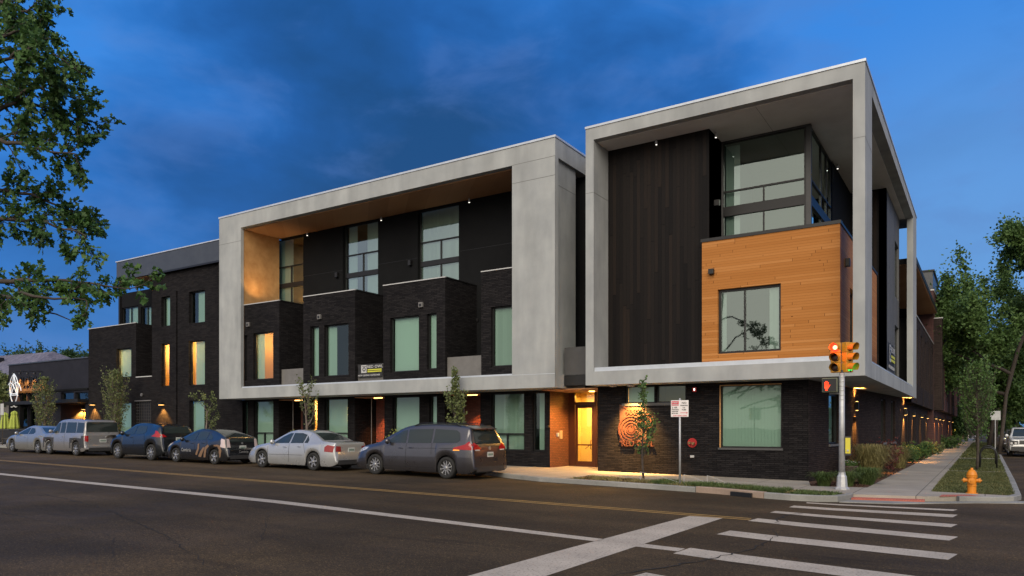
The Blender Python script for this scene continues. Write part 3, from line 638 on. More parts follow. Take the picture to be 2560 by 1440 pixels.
# ================================================================ dark brick block on the left
A = empty('brick_building', 'dark brick three storey block left of the white framed block', 'building')
PA = FR(25.9); ax = PA.hit
def rect(a, b, c, d, pl=PA):
    m = (a+b)/2; return (pl.hit(a), pl.hit(b), pl.hit(m, d)[1], pl.hit(m, c)[1])
AW = [(403, 425, 741, 815, 'sheet'), (472, 512, 727, 807, 'partA'), (403, 423, 859, 966, 'warm'), (472, 512, 851, 963, 'warmb'), (473, 511, 1001, 1082, 'blind')]
ah = [rect(*w[:4]) for w in AW]
gro = (ax(440), ax(444), .2, PA.hit(442, 728)[1], .25)
mb = MB(); PA.wall(mb, -42.5, -34.0, -.2, 11.2, ah+[gro], depth=.2, edges=False)
mb.add([(-42.5,25.9,-.2),(-42.5,25.9,11.2),(-42.5,28.4,11.2),(-42.5,28.4,-.2)], [(0,1,2,3)])
vb = PA.hit(340, 942)[1]
lw = rect(291, 328, 871, 943); gate = rect(338, 378, 1003, 1110); lw2 = rect(290, 328, 1006, 1084)
PA.wall(mb, -49.7, -42.5, -.2, vb, [gate+(.3,), (lw[0], lw[1], lw[2], vb+1), lw2], depth=.2, edges=False)
PA.wall(mb, -49.7, -44.2, vb, 8.42, [(lw[0], lw[1], vb-1, lw[3])], depth=.2, edges=False)
mb.add([(-44.2,25.9,vb),(-44.2,28.4,vb),(-44.2,28.4,8.42),(-44.2,25.9,8.42)], [(0,1,2,3)]); mb.add([(-49.7,25.9,8.42),(-44.2,25.9,8.42),(-44.2,33,8.42),(-49.7,33,8.42)], [(0,1,2,3)])
mb.add([(-49.7,25.9,-.2),(-49.7,25.9,8.42),(-49.7,33,8.42),(-49.7,33,-.2)], [(0,1,2,3)])
mb.add([(-44.2,25.9,vb),(-42.5,25.9,vb),(-42.5,28.4,vb),(-44.2,28.4,vb)], [(0,1,2,3)])
mb.build('brick_wall', M['brick_dark'], A)
BK = FR(28.4); bk = [(BK.hit(300)+.2, BK.hit(345), 8.5, BK.hit(330, 766)[1]), (BK.hit(352), BK.hit(378), 8.5, BK.hit(365, 766)[1])]
mb = MB(); BK.wall(mb, -50.6, -42.3, vb, 11.2, bk, depth=.2, edges=False); mb.add([(-50.6,28.4,8.4),(-50.6,28.4,11.2),(-50.6,33,11.2),(-50.6,33,8.4)], [(0,1,2,3)]); mb.add([(-50.6,28.4,11.2),(-42.3,28.4,11.2),(-42.3,33,11.2),(-50.6,33,11.2)], [(0,1,2,3)]); mb.build('recessed_wall', M['dark_panel'], A)
for b_ in bk: window(A, BK, *b_, w=.1, style='room', part=((.3,.8),), depth=1.5, vm=((b_[0]+b_[1])/2,))
blk(A, 'roof_fascia', M['fascia'], (-46.1,-34.22,25.74,28.6,11.2,12.35)); blk(A, 'roof_edge', M['flash'], (-46.15,-34.22,25.7,28.6,12.35,12.41)); blk(A, 'roof_trim', M['black'], (-42.5,-34.22,25.66,25.74,11.12,11.22))
blk(A, 'soffit', M['soffit_wood'], (-46.1,-42.5,25.9,28.4,11.15,11.198))
blk(A, 'coping', M['cop'], (-49.75,-44.17,25.86,25.96,8.421,8.46), (-44.2,-42.5,25.87,25.97,vb-.05,vb+.004), (-49.76,-49.68,25.96,33,8.421,8.46))
blk(A, 'corner_post', M['black'], (-46.35,-46.2,26.0,26.15,8.42,11.2))
spec = [('sheet', None, None), ('room', ((.35,.8),), None), ('warm', None, (220, .9)), ('warm', ((.2,1.0),), (170, .9)), ('blind', None, None)]
for h, s in zip(ah, spec): window(A, PA, *h, w=.16, fr=.05, style=s[0], part=s[1], lamp=s[2], depth=1.8)
window(A, PA, *lw, w=.16, fr=.05, style='warm', part=((0, 1.0),), lamp=(160, .8)); window(A, PA, *lw2, w=.16, fr=.05, style='blind')
mb = MB(); g = gate[:4]; mb.box(gro[0], gro[1], 26.12, 26.16, .2, gro[3]); mb.build('groove', M['black'], A)
mb = MB(); n = 9
for i in range(n+1):
    xx = g[0]+(g[1]-g[0])*i/n; mb.box(xx-.012, xx+.012, 25.95, 25.97, g[2], g[3])
for j in range(15):
    z = g[2]+(g[3]-g[2])*j/14; mb.box(g[0], g[1], 25.972, 25.985, z-.012, z+.012)
gt = mb.build('gate', mat('gate_mesh', (.09, .085, .08), .5, .4), A); box('gate_frame', M['grey_metal'], gt, g[0]-.02, g[1]+.02, 25.86, 25.95, g[3], g[3]+.06); box('gate_back', M['black'], gt, g[0], g[1], 26.15, 26.2, g[2], g[3])
for (px, py) in ((409, 1014), (237, 1014)):
    q = PA.hit(px, py); sconce(A, PA, q[0], q[1]+.1, False, 900, size=(.3, .12, .26), sz=95)
    mb = MB(); mb.box(q[0]-.42, q[0]+.35, 25.86, 25.95, .0, q[1]-1.0); mb.build('door', M['black'], A)
mb = MB(); q = PA.hit(355, 987); mb.lathe([(.1, -.06), (.1, 0)], (q[0], 25.9, q[1]), 12, 'y'); mb.build('alarm_bell', M['grey_metal'], A)
# ================================================================ low restaurant
D = empty('restaurant_building', 'low single storey dark restaurant with glowing doorway at the left end', 'building')
dh = []; dspec = []
for (a, b) in ((47, 66), (68, 88), (90, 113)): dh.append(rect(a, b, 983, 1006)); dspec.append(('room', None))
for (a, b) in ((152, 184), (187, 220)): dh.append(rect(a, b, 980, 1003)); dspec.append(('room', None))
for (a, b) in ((47, 68), (70, 88), (91, 112)): dh.append(rect(a, b, 1018, 1082)); dspec.append(('room', None))
mb = MB(); dr_ = (ax(152), ax(213), .2, PA.hit(180, 1010)[1], 1.6)
PA.wall(mb, -60.8, -49.72, -.2, 6.55, dh+[dr_], depth=.2, edges=False); mb.add([(-60.8,25.9,-.2),(-60.8,25.9,6.55),(-60.8,36,6.55),(-60.8,36,-.2)], [(0,1,2,3)]); mb.add([(-60.8,25.9,6.55),(-49.72,25.9,6.55),(-49.72,36,6.55),(-60.8,36,6.55)], [(0,1,2,3)])
mb.build('brick_wall', noisy('painted_brick', (.014, .015, .022), (.019, .020, .029), 2, .85, .1, spec=.15), D)
blk(D, 'coping', M['fascia'], (-60.85,-49.72,25.84,26.1,6.55,6.63)); blk(D, 'fascia_band', M['dark_panel'], (-59.6,-49.72,25.82,25.9,dh[3][3]+.08,dh[3][3]+.2)); blk(D, 'canopy', M['black'], (-60.3,-49.72,25.2,25.9,dr_[3]+.05,dr_[3]+.28))
for h, s in zip(dh, dspec): window(D, PA, *h, w=.12, fr=.07, style=s[0], depth=1.6)
mb = MB(); FR(27.45).wall(mb, dr_[0], dr_[1], -.2, dr_[3], edges=False); mb.build('porch_wall', M['brick_warm'], D)
blk(D, 'door', M['black'], (dr_[0]+.9,dr_[0]+1.75,27.3,27.4,.3,2.8)); blk(D, 'lit_sign', M['lamp_warm'], (dr_[0]+.15,dr_[0]+.65,27.3,27.35,1.95,2.05))
for px in (166, 204):
    q = FR(27.2).hit(px, 1018); sconce(D, FR(27.45), q[0], q[1]-.1, False, 1800, size=(.25, .12, .2), sz=110, col=(1, .42, .06))
q0 = PA.hit(48, 968); q1 = PA.hit(110, 940)
text('lettering', 'ALCHEMY', .92, PA, q0[0]+.1, q0[1]+.05, -.07, M['black'], D, .06, sx=.80, bold=.015)
for px in (54, 71, 90, 108):
    q = PA.hit(px, 934); mb = MB(); mb.tube([(q[0], 25.9, q[1]+.12), (q[0], 25.45, q[1]+.16), (q[0], 25.35, q[1]+.05)], .02, 6); mb.lathe([(.03, .06), (.07, 0), (.08, -.08)], (q[0], 25.33, q[1]), 10); o = mb.build('sign_lamp', M['black'], D)
    spot(o, (q[0], 25.35, q[1]-.1), (q[0]-.05, 25.9, q[1]-1.3), 1400, 75, .8, (1, .36, .06))
# shingled roof of the barn-like house behind
H = empty('house', 'house with a big pale shingled roof behind the low restaurant', 'house')
SH = brick('shingles', (.10, .095, .13), (.16, .15, .19), (.06, .058, .08), bw=.35, bh=.22, rough=.9)
mb = MB(); rz0 = 4.6; 
mb.add([(-122,31,rz0),(-80,31,rz0),(-90,43,10.75),(-116,43,11.2),(-122,55,rz0),(-80,55,rz0)], [(0,1,2,3),(3,2,5,4),(1,5,2),(0,3,4)]); mb.build('roof', SH, H)
mb = MB(); mb.box(-121.5,-80.5,31.5,54.5,-.2,4.6); mb.build('wall', noisy('siding', (.25,.22,.18), (.3,.27,.22)), H)
box('roof_vent', M['black'], H, -99.5, -98.3, 40.6, 41.4, 9.7, 10.35)

# ================================================================ buildings along the side street
SF = SD(-3.3)
K1 = empty('row_building', 'dark brick bays and brown overhanging roof behind the corner block on the side street', 'building')
mb = MB(); hs = []; y = 46.0
SFG = SD(-3.7)
for i in range(5):
    hs.append((y+.3, y+1.1, 4.4, 7.9)); hs.append((y+1.9, y+3.0, 4.4, 7.6)); y += 3.75
SF.wall(mb, 44.45, 64.4, 3.3, 8.28, hs+[(47.9, 48.3, 3.3, 8.28, .5), (53.6, 54.0, 3.3, 8.28, .5), (59.2, 59.6, 3.3, 8.28, .5)], depth=.22, edges=False)
mb.add([(-3.3,44.45,3.3),(-3.3,64.4,3.3),(-5.2,64.4,3.3),(-5.2,44.45,3.3)], [(3,2,1,0)]); mb.add([(-3.3,44.45,8.28),(-3.3,64.4,8.28),(-5.2,64.4,8.28),(-5.2,44.45,8.28)], [(0,1,2,3)])
hs2 = []; y = 46.2
for i in range(4): hs2 += [(y, y+.8, .3, 2.9), (y+1.6, y+2.4, .9, 2.9)]; y += 4.6
SFG.wall(mb, 44.45, 64.4, -.2, 3.3, hs2, depth=.22, edges=False); mb.build('brick_wall', M['brick_side'], K1)
for h in hs+hs2: window(K1, SF if h[2] > 3 else SFG, *h[:4], w=.12, style='room', depth=1.0)
box('coping', M['cop'], K1, -3.34, -3.26, 44.45, 64.4, 8.281, 8.33)
mb = MB(); SD(-5.2).wall(mb, 44.4, 64.4, 8.28, 10.6, edges=False); mb.build('upper_wall', M['dark_panel'], K1)
box('roof', M['black'], K1, -12, -3.05, 44.45, 64.4, 10.66, 10.95); box('soffit', M['soffit_wood'], K1, -5.2, -3.1, 44.5, 64.35, 10.6, 10.655)
for yy in (45.0, 50.4, 57, 63):
    sconce(K1, SFG, yy, 2.75, False, 380, size=(.2, .2, .16), sz=80)
K2 = empty('red_brick_building', 'red brick row with grey rooftop rooms further along the side street', 'building')
def redrow(root, y0, y1, X, zt, nb, pent):
    pl = SD(X); mb = MB(); hs = []; st = (y1-y0)/nb
    for i in range(nb):
        a = y0+i*st
        for (c, d) in ((.6, 2.9), (4.2, 6.6), (7.6, 10.0)):
            if d < zt: hs += [(a+st*.18, a+st*.42, c, d), (a+st*.58, a+st*.82, c, d)]
    pl.wall(mb, y0, y1, -.2, zt, hs, depth=.22, edges=False)
    f = FR(y0); f.wall(mb, X-10, X, -.2, zt, edges=False); mb.add([(X,y0,zt),(X,y1,zt),(X-10,y1,zt),(X-10,y0,zt)], [(0,1,2,3)])
    mb.build('brick_wall', M['redrow'], root)
    for h in hs: window(root, pl, *h, w=.1, style='room', depth=.8)
    for i in range(nb):
        a = y0+i*st; q = SD(X+.55); b_ = MB(); z1 = zt-(.0 if i % 2 else 2.1); hh = [(a+st*.32, a+st*.62, 4.2, 6.6), (a+st*.32, a+st*.62, 7.6, 9.6)]
        q.wall(b_, a+st*.12, a+st*.86, 3.3, z1, hh, depth=.2, edges=.56); o = b_.build('bay', M['redrow'] if i % 3 else M['brick_side'], root)
        for h in hh: window(root, q, *h, w=.1, style='room', depth=.4)
        box('coping', M['cop'], o, X-.02, X+.60, a+st*.12-.02, a+st*.86+.02, z1+.002, z1+.07)
    box('coping', M['cop'], root, X-.2, X+.04, y0-.03, y1, zt+.002, zt+.09)
    for (a, b, xx, z) in pent:
        o = box('rooftop_room', M['fascia'], root, xx-5, xx, a, b, zt+.0, z); box('roof_edge', M['black'], root, xx-5.1, xx+.12, a-.12, b+.1, z+.001, z+.12)
M['redrow'] = brick('red_brick', (.052, .019, .018), (.078, .029, .026), (.03, .02, .018), bh=.075)
redrow(K2, 64.5, 84, -3.3, 12.4, 5, [(69.5, 78, -3.6, 14.8)])
for yy in (66, 72, 78): sconce(K2, SD(-3.3), yy, 2.75, False, 380, size=(.2, .2, .16), sz=80)
K3 = empty('red_brick_building', 'second red brick row, farthest along the side street beside the trees', 'building')
redrow(K3, 84.2, 128, -3.25, 12.6, 8, [(88, 95, -3.55, 15.2), (101, 108, -3.55, 15.2), (114, 122, -3.55, 15.2)])
for yy in (90, 99, 110): sconce(K3, SD(-3.25), yy, 2.75, False, 380, size=(.2, .2, .16), sz=80)
# small white shop at the end
K4 = empty('shop_building', 'small white shop with red base at the end of the side street', 'building')
WP = noisy('white_paint', (.62, .58, .52), (.70, .66, .60), 2); sp = FR(165)
X0, X1 = sp.hit(2378), sp.hit(2420)
mb = MB(); wn2 = (sp.hit(2386), sp.hit(2403), 1.1, 2.9); sp.wall(mb, X0, X1, .85, 6.6, [wn2], depth=.2, edges=False); mb.add([(X1,165,.0),(X1,175,0),(X1,175,6.6),(X1,165,6.6)], [(0,1,2,3)]); mb.build('wall', WP, K4)
box('base', mat('red_base', (.16, .05, .045), .7), K4, X0, X1+.02, 164.9, 165.1, -.1, .85); box('roof', M['redrow'], K4, X0-.3, X1+.3, 164.6, 175, 6.6, 6.9); box('awning', M['cop'], K4, X0, X1-.5, 164.2, 165, 3.4, 3.6)
window(K4, sp, *wn2, w=.1, fr=.12, style='warm', lamp=(400, 1.2), depth=2)
# ================================================================ ground, road, kerbs, pavements
def asphalt(t, b):
    k = N(t); p = k.pos()
    base = k.ramp(k.noise(.22, p, 5, .6, .4), [(.30, (.036, .0245, .0125)), (.50, (.058, .039, .0195)), (.70, (.088, .058, .029))])
    tracks = k.noise(.9, k.mapping(p, (.05, .8, 1)), 4)
    base = k.mix(1.0, base, k.ramp(tracks, [(.3, (.72,)*3), (.7, (1.22,)*3)]), 'MULTIPLY')
    oil = k.ramp(k.noise(.55, k.mapping(p, (.35, 1.4, 1)), 5, .7), [(.28, (.5,)*3), (.42, (1,)*3)]); base = k.mix(1.0, base, oil, 'MULTIPLY')
    pt = k.n('ShaderNodeTexVoronoi', {'Vector': k.mapping(p, (.10, .16, 0)), 'Scale': 1.0}, feature='F1').outputs['Color']; ptv = k.n('ShaderNodeSeparateXYZ', {0: pt}).outputs[1]
    base = k.mix(1.0, base, k.ramp(ptv, [(.0, (.86,)*3), (1.0, (1.12,)*3)]), 'MULTIPLY')
    ag = k.n('ShaderNodeTexVoronoi', {'Vector': p, 'Scale': 62.0}).outputs['Color']
    agv = k.n('ShaderNodeSeparateXYZ', {0: ag}).outputs[0]
    base = k.mix(1.0, base, k.ramp(agv, [(.0, (.50,)*3), (.72, (1.05,)*3), (.93, (1.25,)*3), (.99, (2.4, 2.4, 2.3))]), 'MULTIPLY')
    k.L(base, b.inputs['Base Color'])
    k.bump(b, k.noise(45, p, 3), .55, .012)
    k.L(k.ramp(k.noise(.5, p, 3), [(.3, (.75,)*3), (.7, (.95,)*3)]), b.inputs['Roughness'])
M['asphalt'] = mat('asphalt', spec=.2, build=asphalt)
def paint(c):
    def f(t, b):
        k = N(t); p = k.pos()
        n = k.ramp(k.noise(28, p, 4, .7), [(.34, (.10, .085, .07)), (.42, tuple(x*.85 for x in c)), (.52, c)])
        n = k.mix(1.0, n, k.ramp(k.noise(1.4, p, 3), [(.3, (.82,)*3), (.7, (1.08,)*3)]), 'MULTIPLY')
        k.L(n, b.inputs['Base Color'])
    return f
M['white_line'] = mat('road_paint_white', rough=.7, build=paint((.43, .37, .295)))
M['yellow_line'] = mat('road_paint_yellow', rough=.7, build=paint((.34, .20, .05)))
def conc(ca, cb, sc=(1.5, 1.5), jt=True):
    def f(t, b):
        k = N(t); p = k.pos()
        c = k.ramp(k.noise(.9, p, 6, .65), [(.3, ca), (.7, cb)])
        c = k.mix(1.0, c, k.ramp(k.noise(35, p, 3), [(.3, (.88,)*3), (.7, (1.08,)*3)]), 'MULTIPLY')
        if jt:
            br = k.n('ShaderNodeTexBrick', {'Vector': k.mapping(p, (1, 1, 0)), 'Color1': (1, 1, 1, 1), 'Color2': (.88, .88, .88, 1), 'Mortar': (.35, .34, .33, 1), 'Scale': 1.0, 'Mortar Size': .014, 'Brick Width': sc[0], 'Row Height': sc[1]}, offset=0.0)
            c = k.mix(1.0, c, br.outputs[0], 'MULTIPLY'); k.bump(b, k.math('SUBTRACT', k.noise(30, p), br.outputs[1]), .3, .01)
        k.L(c, b.inputs['Base Color'])
    return f
M['pave'] = mat('pavement', rough=.85, build=conc((.25, .225, .19), (.33, .30, .255)))
M['kerb'] = mat('kerb_stone', rough=.85, build=conc((.16, .16, .15), (.27, .265, .25), jt=False))
M['kerb_red'] = mat('inlet_stone', rough=.85, build=conc((.22, .16, .12), (.32, .24, .19), jt=False))
M['mulch'] = noisy('mulch', (.035, .018, .010), (.10, .048, .026), 14, .95, .6, 30)
M['soil'] = noisy('lawn_soil', (.028, .032, .014), (.06, .065, .025), 6, .95, .5, 30)
def tactile(t, b):
    k = N(t); p = k.pos(); v = k.n('ShaderNodeTexVoronoi', {'Vector': p, 'Scale': 16.0, 'Randomness': 0.0}).outputs['Distance']
    k.L(k.ramp(v, [(.2, (.42, .12, .085)), (.5, (.30, .085, .06))]), b.inputs['Base Color']); k.bump(b, k.math('SUBTRACT', 1.0, v), .5, .01)
M['tactile'] = mat('tactile_plate', rough=.8, build=tactile)
BIG = 900
ground_poly('ground', [(-BIG,-BIG), (BIG,-BIG), (BIG,BIG), (-BIG,BIG)], -.06, noisy('far_ground', (.05,.05,.04), (.07,.065,.05), .2, .95, 0))
ground_poly('road', [(-230,-40), (60,-40), (60,29), (11.2,29), (11.2,400), (.5,400), (.5,30), (-230,30)], 0, M['asphalt'])
# kerb lines (street face), front street then round into the side street
KL = [(-230,22.35), (-15.3,22.35), (-14.0,21.6), (-12.4,21.0), (-8.3,20.70), (-6.2,20.40), (-4.9,19.95)]
NOSE = [(-3.6,19.95), (-3.15,20.25), (-2.95,20.9)]
KR = [(-1.25,21.35), (-.55,21.95), (.25,22.35), (.62,22.75), (.80,23.5), (.85,30), (.92,60), (1.05,120), (1.05,300)]
def kerb(name, pts, m, wd=.17, h=.15, side=1):
    mb = MB(); n = len(pts); off = []
    for i, p in enumerate(pts):
        a = Vector(pts[max(0, i-1)]); b = Vector(pts[min(n-1, i+1)]); t = (b-a).normalized(); off.append((p[0]-t.y*wd*side, p[1]+t.x*wd*side))
    for i in range(n-1):
        (x0, y0), (x1, y1) = pts[i], pts[i+1]; (u0, v0), (u1, v1) = off[i], off[i+1]; z0, z1 = zg(x0), zg(x1); e = .02
        tx, ty = (u0-x0)*.12, (v0-y0)*.12
        mb.add([(x0,y0,z0-.05), (x1,y1,z1-.05), (x1,y1,z1+h-e), (x0,y0,z0+h-e), (x0+tx,y0+ty,z0+h), (x1+tx,y1+ty,z1+h), (u1,v1,z1+h), (u0,v0,z0+h), (u0,v0,z0-.05), (u1,v1,z1-.05)],
               [(0,1,2,3), (3,2,5,4), (4,5,6,7), (7,6,9,8)] if side > 0 else [(3,2,1,0), (4,5,2,3), (7,6,5,4), (8,9,6,7)])
    mb.add([(*pts[0], zg(pts[0][0])-.05), (*pts[0], zg(pts[0][0])+h), (*off[0], zg(pts[0][0])+h), (*off[0], zg(pts[0][0])-.05)], [(0,1,2,3)])
    mb.add([(*pts[-1], zg(pts[-1][0])-.05), (*off[-1], zg(pts[-1][0])-.05), (*off[-1], zg(pts[-1][0])+h), (*pts[-1], zg(pts[-1][0])+h)], [(0,1,2,3)])
    o = mb.build(name, m); o['kind'] = 'structure'; return o, off
def dens(p, st=1.5):
    out = []
    for a, b in zip(p, p[1:]):
        n = max(1, int(min(math.dist(a, b), 40)/st)); out += [(a[0]+(b[0]-a[0])*i/n, a[1]+(b[1]-a[1])*i/n) for i in range(n)]
    return out+[p[-1]]
kerb('kerb', [(-230,22.35), (-3-40,22.35), (-15.3,22.35), (-14.0,21.6), (-12.4,21.0), (-8.3,20.70), (-6.95,20.52)], M['kerb'])
kerb('inlet_kerb', [(-6.93,20.518), (-6.2,20.40), (-4.92,19.96)], M['kerb_red'], h=.17)
_, o2 = kerb('kerb', [(-4.90,19.955), (-4.2,19.85), (-3.6,19.93), (-3.15,20.22), (-2.95,20.9), (-2.93,21.3)], M['kerb'], h=.16)
kerb('kerb', dens(KR[1:7], 3), M['kerb'], h=.14)
x0 = -5.85; mb = MB(); mb.box(x0, x0+.62, 20.0, 20.32, -.02, .115); q = mb.build('storm_drain', M['black']); q.rotation_euler = (0, 0, 0)
q.location = (0, 0, .0); tag(q, 'black storm drain slot in the brownish kerb near the corner', 'drain')
for v in q.data.vertices: v.co.y = 20.285-(v.co.x+6.2)*.34+(-.012 if v.co.y < 20.1 else .2); v.co.z += zg(v.co.x)
# slabs
SIDE_IN = 26.0
ground_poly('pavement', [(-230,22.52), (-15.3,22.52), (-13.9,21.75), (-12.3,21.17), (-11.6,21.1), (-11.6,23.2), (-4.4,21.95), (-2.93,21.6), (-2.93,24.0), (-4.4,23.45), (-4.87,25.62), (-12.5,25.62), (-12.5,27.9), (-15,27.9), (-15,26.3), (-34,26.3), (-34,26), (-230,26)], .13, M['pave'], thick=.18)
ground_poly('planting_bed', [(-11.6,20.95), (-8.3,20.87), (-6.2,20.57), (-4.9,20.12), (-4.2,20.02), (-3.62,20.1), (-3.28,20.35), (-3.12,20.9), (-3.1,21.62), (-4.4,21.95), (-11.6,23.2)], .11, M['mulch'], thick=.15)
ground_poly('path', [(-2.93,21.3), (-1.3,21.62), (-1.25,23.45), (-1.3,300), (-2.95,300), (-2.93,24.0)], .13, M['pave'], thick=.18)
ground_poly('ramp', [(-2.93,20.9), (-1.28,21.2), (-1.3,21.62), (-2.93,21.3)], .06, M['tactile'], thick=.1)
ground_poly('ramp_apron', [(-3.1,20.15), (-1.9,20.4), (-.2,21.75), (.9,22.3), (1.4,23.1), (.6,22.72), (.25,22.33), (-.55,21.93), (-1.27,21.3), (-2.95,20.9)], .02, M['kerb'], thick=.06)
ground_poly('pavement', [(-1.3,21.62), (-.62,22.1), (.2,22.5), (.48,22.8), (.5,23.1), (-1.25,23.45)], .131, M['pave'], thick=.17)
ground_poly('ramp', [(-.98,21.8), (-.62,22.08), (-.1,22.35), (-.35,22.75), (-.95,22.35)], .139, M['tactile'], thick=.01)
ground_poly('planting_bed', [(-4.87,25.62), (-4.4,23.45), (-2.95,24.0), (-2.96,45), (-3.3,64), (-3.7,64), (-3.7,44.4), (-3.6,44.4), (-3.63,42.7)], .10, M['mulch'], thick=.12)
lawns = [(23.45, 35.2), (36.0, 50.3), (52.2, 66), (68, 84), (86, 110)]
prev = 23.45
for i, (a, b) in enumerate(lawns):
    if i: ground_poly('pavement', [(-1.3, lawns[i-1][1]), (.72, lawns[i-1][1]), (.72, a), (-1.3, a)], .125, M['pave'], thick=.15)
ground_poly('lawn_soil', [(-1.25,23.45), (.5,23.1), (.66,23.5), (.68,30), (.72,35.2), (-1.3,35.2)], .12, M['soil'], thick=.15)
for a, b in lawns[1:]: ground_poly('lawn_soil', [(-1.3,a), (.73,a), (.78,b), (-1.3,b)], .12, M['soil'], thick=.15)
ground_poly('pavement', [(11.2,29), (60,29), (60,400), (11.2,400)], .12, M['soil'], thick=.15)
ground_poly('driveway', [(-2.95,66), (-1.3,66), (-1.3,68), (-2.95,68)], .136, M['pave'], thick=.01)
# painted markings
def mark(pts, m=None, name='road_marking', off=.004): return ground_poly(name, pts, off, m or M['white_line'])
for p in ([(-3.78,19.62), (-3.73,19.36), (-.61,19.43), (-.53,19.81)], [(-3.87,18.6), (-3.89,18.13), (-.57,18.01), (-.5,18.62)], [(-3.96,17.14), (-3.99,16.75), (-.54,16.18), (-.45,16.74)],
          [(-3.94,15.54), (-4.0,15.0), (-.5,14.22), (-.39,14.81)], [(-3.89,13.4), (-3.95,12.79), (-.44,12.12), (-.34,12.75)], [(-3.84,11.11), (-3.88,10.47), (-.45,9.88), (-.4,10.5)], [(-3.66,8.9), (-3.72,8.55), (-.4,7.7), (-.38,8.2)]):
    mark(p, name='crosswalk_stripe')
mark([(-28.52,11.92), (-34,11.92), (-60,11.95), (-60,11.6), (-27.69,11.55), (-13.9,11.42), (-9.5,11.12), (-5.30,10.80), (-5.28,11.10), (-9.6,11.47), (-14.2,11.84)], name='lane_marking')
mark([(-5.22,15.04), (-4.54,15.11), (-4.60,8.0), (-4.63,6.5), (-5.40,6.5), (-5.36,9.7)], name='stop_line')
mark([(-4.58,10.72), (-4.57,11.04), (-3.88,10.99), (-3.89,10.68)], name='lane_marking')
mark([(-4.04,15.46), (-60,15.9), (-60,15.78), (-4.04,15.35)], M['yellow_line'], 'centre_line'); mark([(-4.0,15.22), (-60,15.66), (-60,15.54), (-4.0,15.11)], M['yellow_line'], 'centre_line')
# cracks
random.seed(5)
def crack(pts, wd, seed, name='road_crack'):
    rnd = random.Random(seed); mb = MB(); P = []
    for a, b in zip(pts, pts[1:]):
        n = max(2, int(math.dist(a, b)/.14))
        for i in range(n): P.append((a[0]+(b[0]-a[0])*i/n+rnd.uniform(-.05, .05), a[1]+(b[1]-a[1])*i/n+rnd.uniform(-.05, .05)))
    P.append(pts[-1]); vs = []; 
    for i, p in enumerate(P):
        a = Vector(P[max(0, i-1)]); b = Vector(P[min(len(P)-1, i+1)]); t = (b-a).normalized(); w_ = wd*rnd.uniform(.25, 1)*(.2+math.sin(math.pi*min(1, max(0, i/(len(P)-1))))*.8)
        for sgn in (-1, 1): vs.append((p[0]-t.y*w_*sgn/2, p[1]+t.x*w_*sgn/2, zg(p[0]-0)+.0075))
    mb.add(vs, [(2*i, 2*i+2, 2*i+3, 2*i+1) for i in range(len(P)-1)]); o = mb.build(name, M['crack']); o['kind'] = 'structure'
M['crack'] = mat('crack', (.010, .009, .008), .95)
crack([(-4.3,6.8), (-3.9,8.5), (-3.3,10.3), (-3.0,11.6), (-3.05,13.2), (-3.3,14.0)], .05, 1); crack([(-3.4,14.9), (-3.6,15.6), (-3.55,16.6), (-3.2,17.4)], .05, 2)
crack([(-22,9.6), (-16,8.6), (-11.5,7.2), (-8.4,5.9)], .035, 3); crack([(-24,8.2), (-18,9.4), (-13,10.6)], .022, 4); crack([(-9,5.0), (-12,6.6), (-20,7.2), (-30,7.6)], .022, 6); crack([(-6.9,10.6), (-8.4,9.4), (-9.4,9.1)], .02, 7)
crack([(-12.5,10.2), (-9.9,7.9), (-8.8,6.8)], .02, 8); crack([(-.2,19.5), (1.6,14.6), (2.2,9)], .02, 9)
# ================================================================ vegetation
def leafmat(name, ca, cb, sc=3.0, tr=.25):
    def f(t, b):
        k = N(t); oi = k.noise(sc, detail=3)
        c = k.ramp(oi, [(.3, ca), (.7, cb)]); k.L(c, b.inputs['Base Color'])
        out = [n for n in t.nodes if n.type == 'OUTPUT_MATERIAL'][0]
        tl = k.n('ShaderNodeBsdfTranslucent', {0: c}); mx = k.n('ShaderNodeMixShader', {0: tr, 1: b.outputs[0], 2: tl.outputs[0]}); k.L(mx.outputs[0], out.inputs[0])
    return mat(name, rough=.55, spec=.3, build=f)
M['bark'] = noisy('bark', (.030, .024, .020), (.065, .052, .044), 12, .9, .8, 25)
M['bark_pale'] = noisy('bark_pale', (.10, .08, .068), (.18, .15, .13), 10, .9, .4, 25)
M['leaf_oak'] = leafmat('leaf_oak', (.035, .085, .022), (.075, .15, .035), 1.3)
M['leaf_mid'] = leafmat('leaf_mid', (.045, .095, .025), (.10, .17, .045), .9)
M['leaf_dark'] = leafmat('leaf_dark', (.025, .060, .022), (.060, .115, .035), .35)
M['leaf_yel'] = leafmat('leaf_yellow_green', (.13, .16, .04), (.24, .26, .07), 5)
M['leaf_col'] = leafmat('leaf_columnar', (.09, .12, .045), (.17, .20, .075), 2)
M['leaf_red'] = leafmat('leaf_purple', (.075, .020, .022), (.15, .045, .035), 5)
M['grass'] = leafmat('grass_blade', (.045, .080, .022), (.12, .16, .05), 1.5, .2)
M['lawn'] = leafmat('lawn_blade', (.060, .075, .022), (.13, .135, .05), 2.2, .2)
M['grass_tan'] = leafmat('grass_tan', (.13, .12, .045), (.28, .24, .10), 3, .2)
def rv(r): 
    while True:
        v = Vector((r.uniform(-1, 1), r.uniform(-1, 1), r.uniform(-1, 1)))
        if .05 < v.length < 1: return v.normalized()
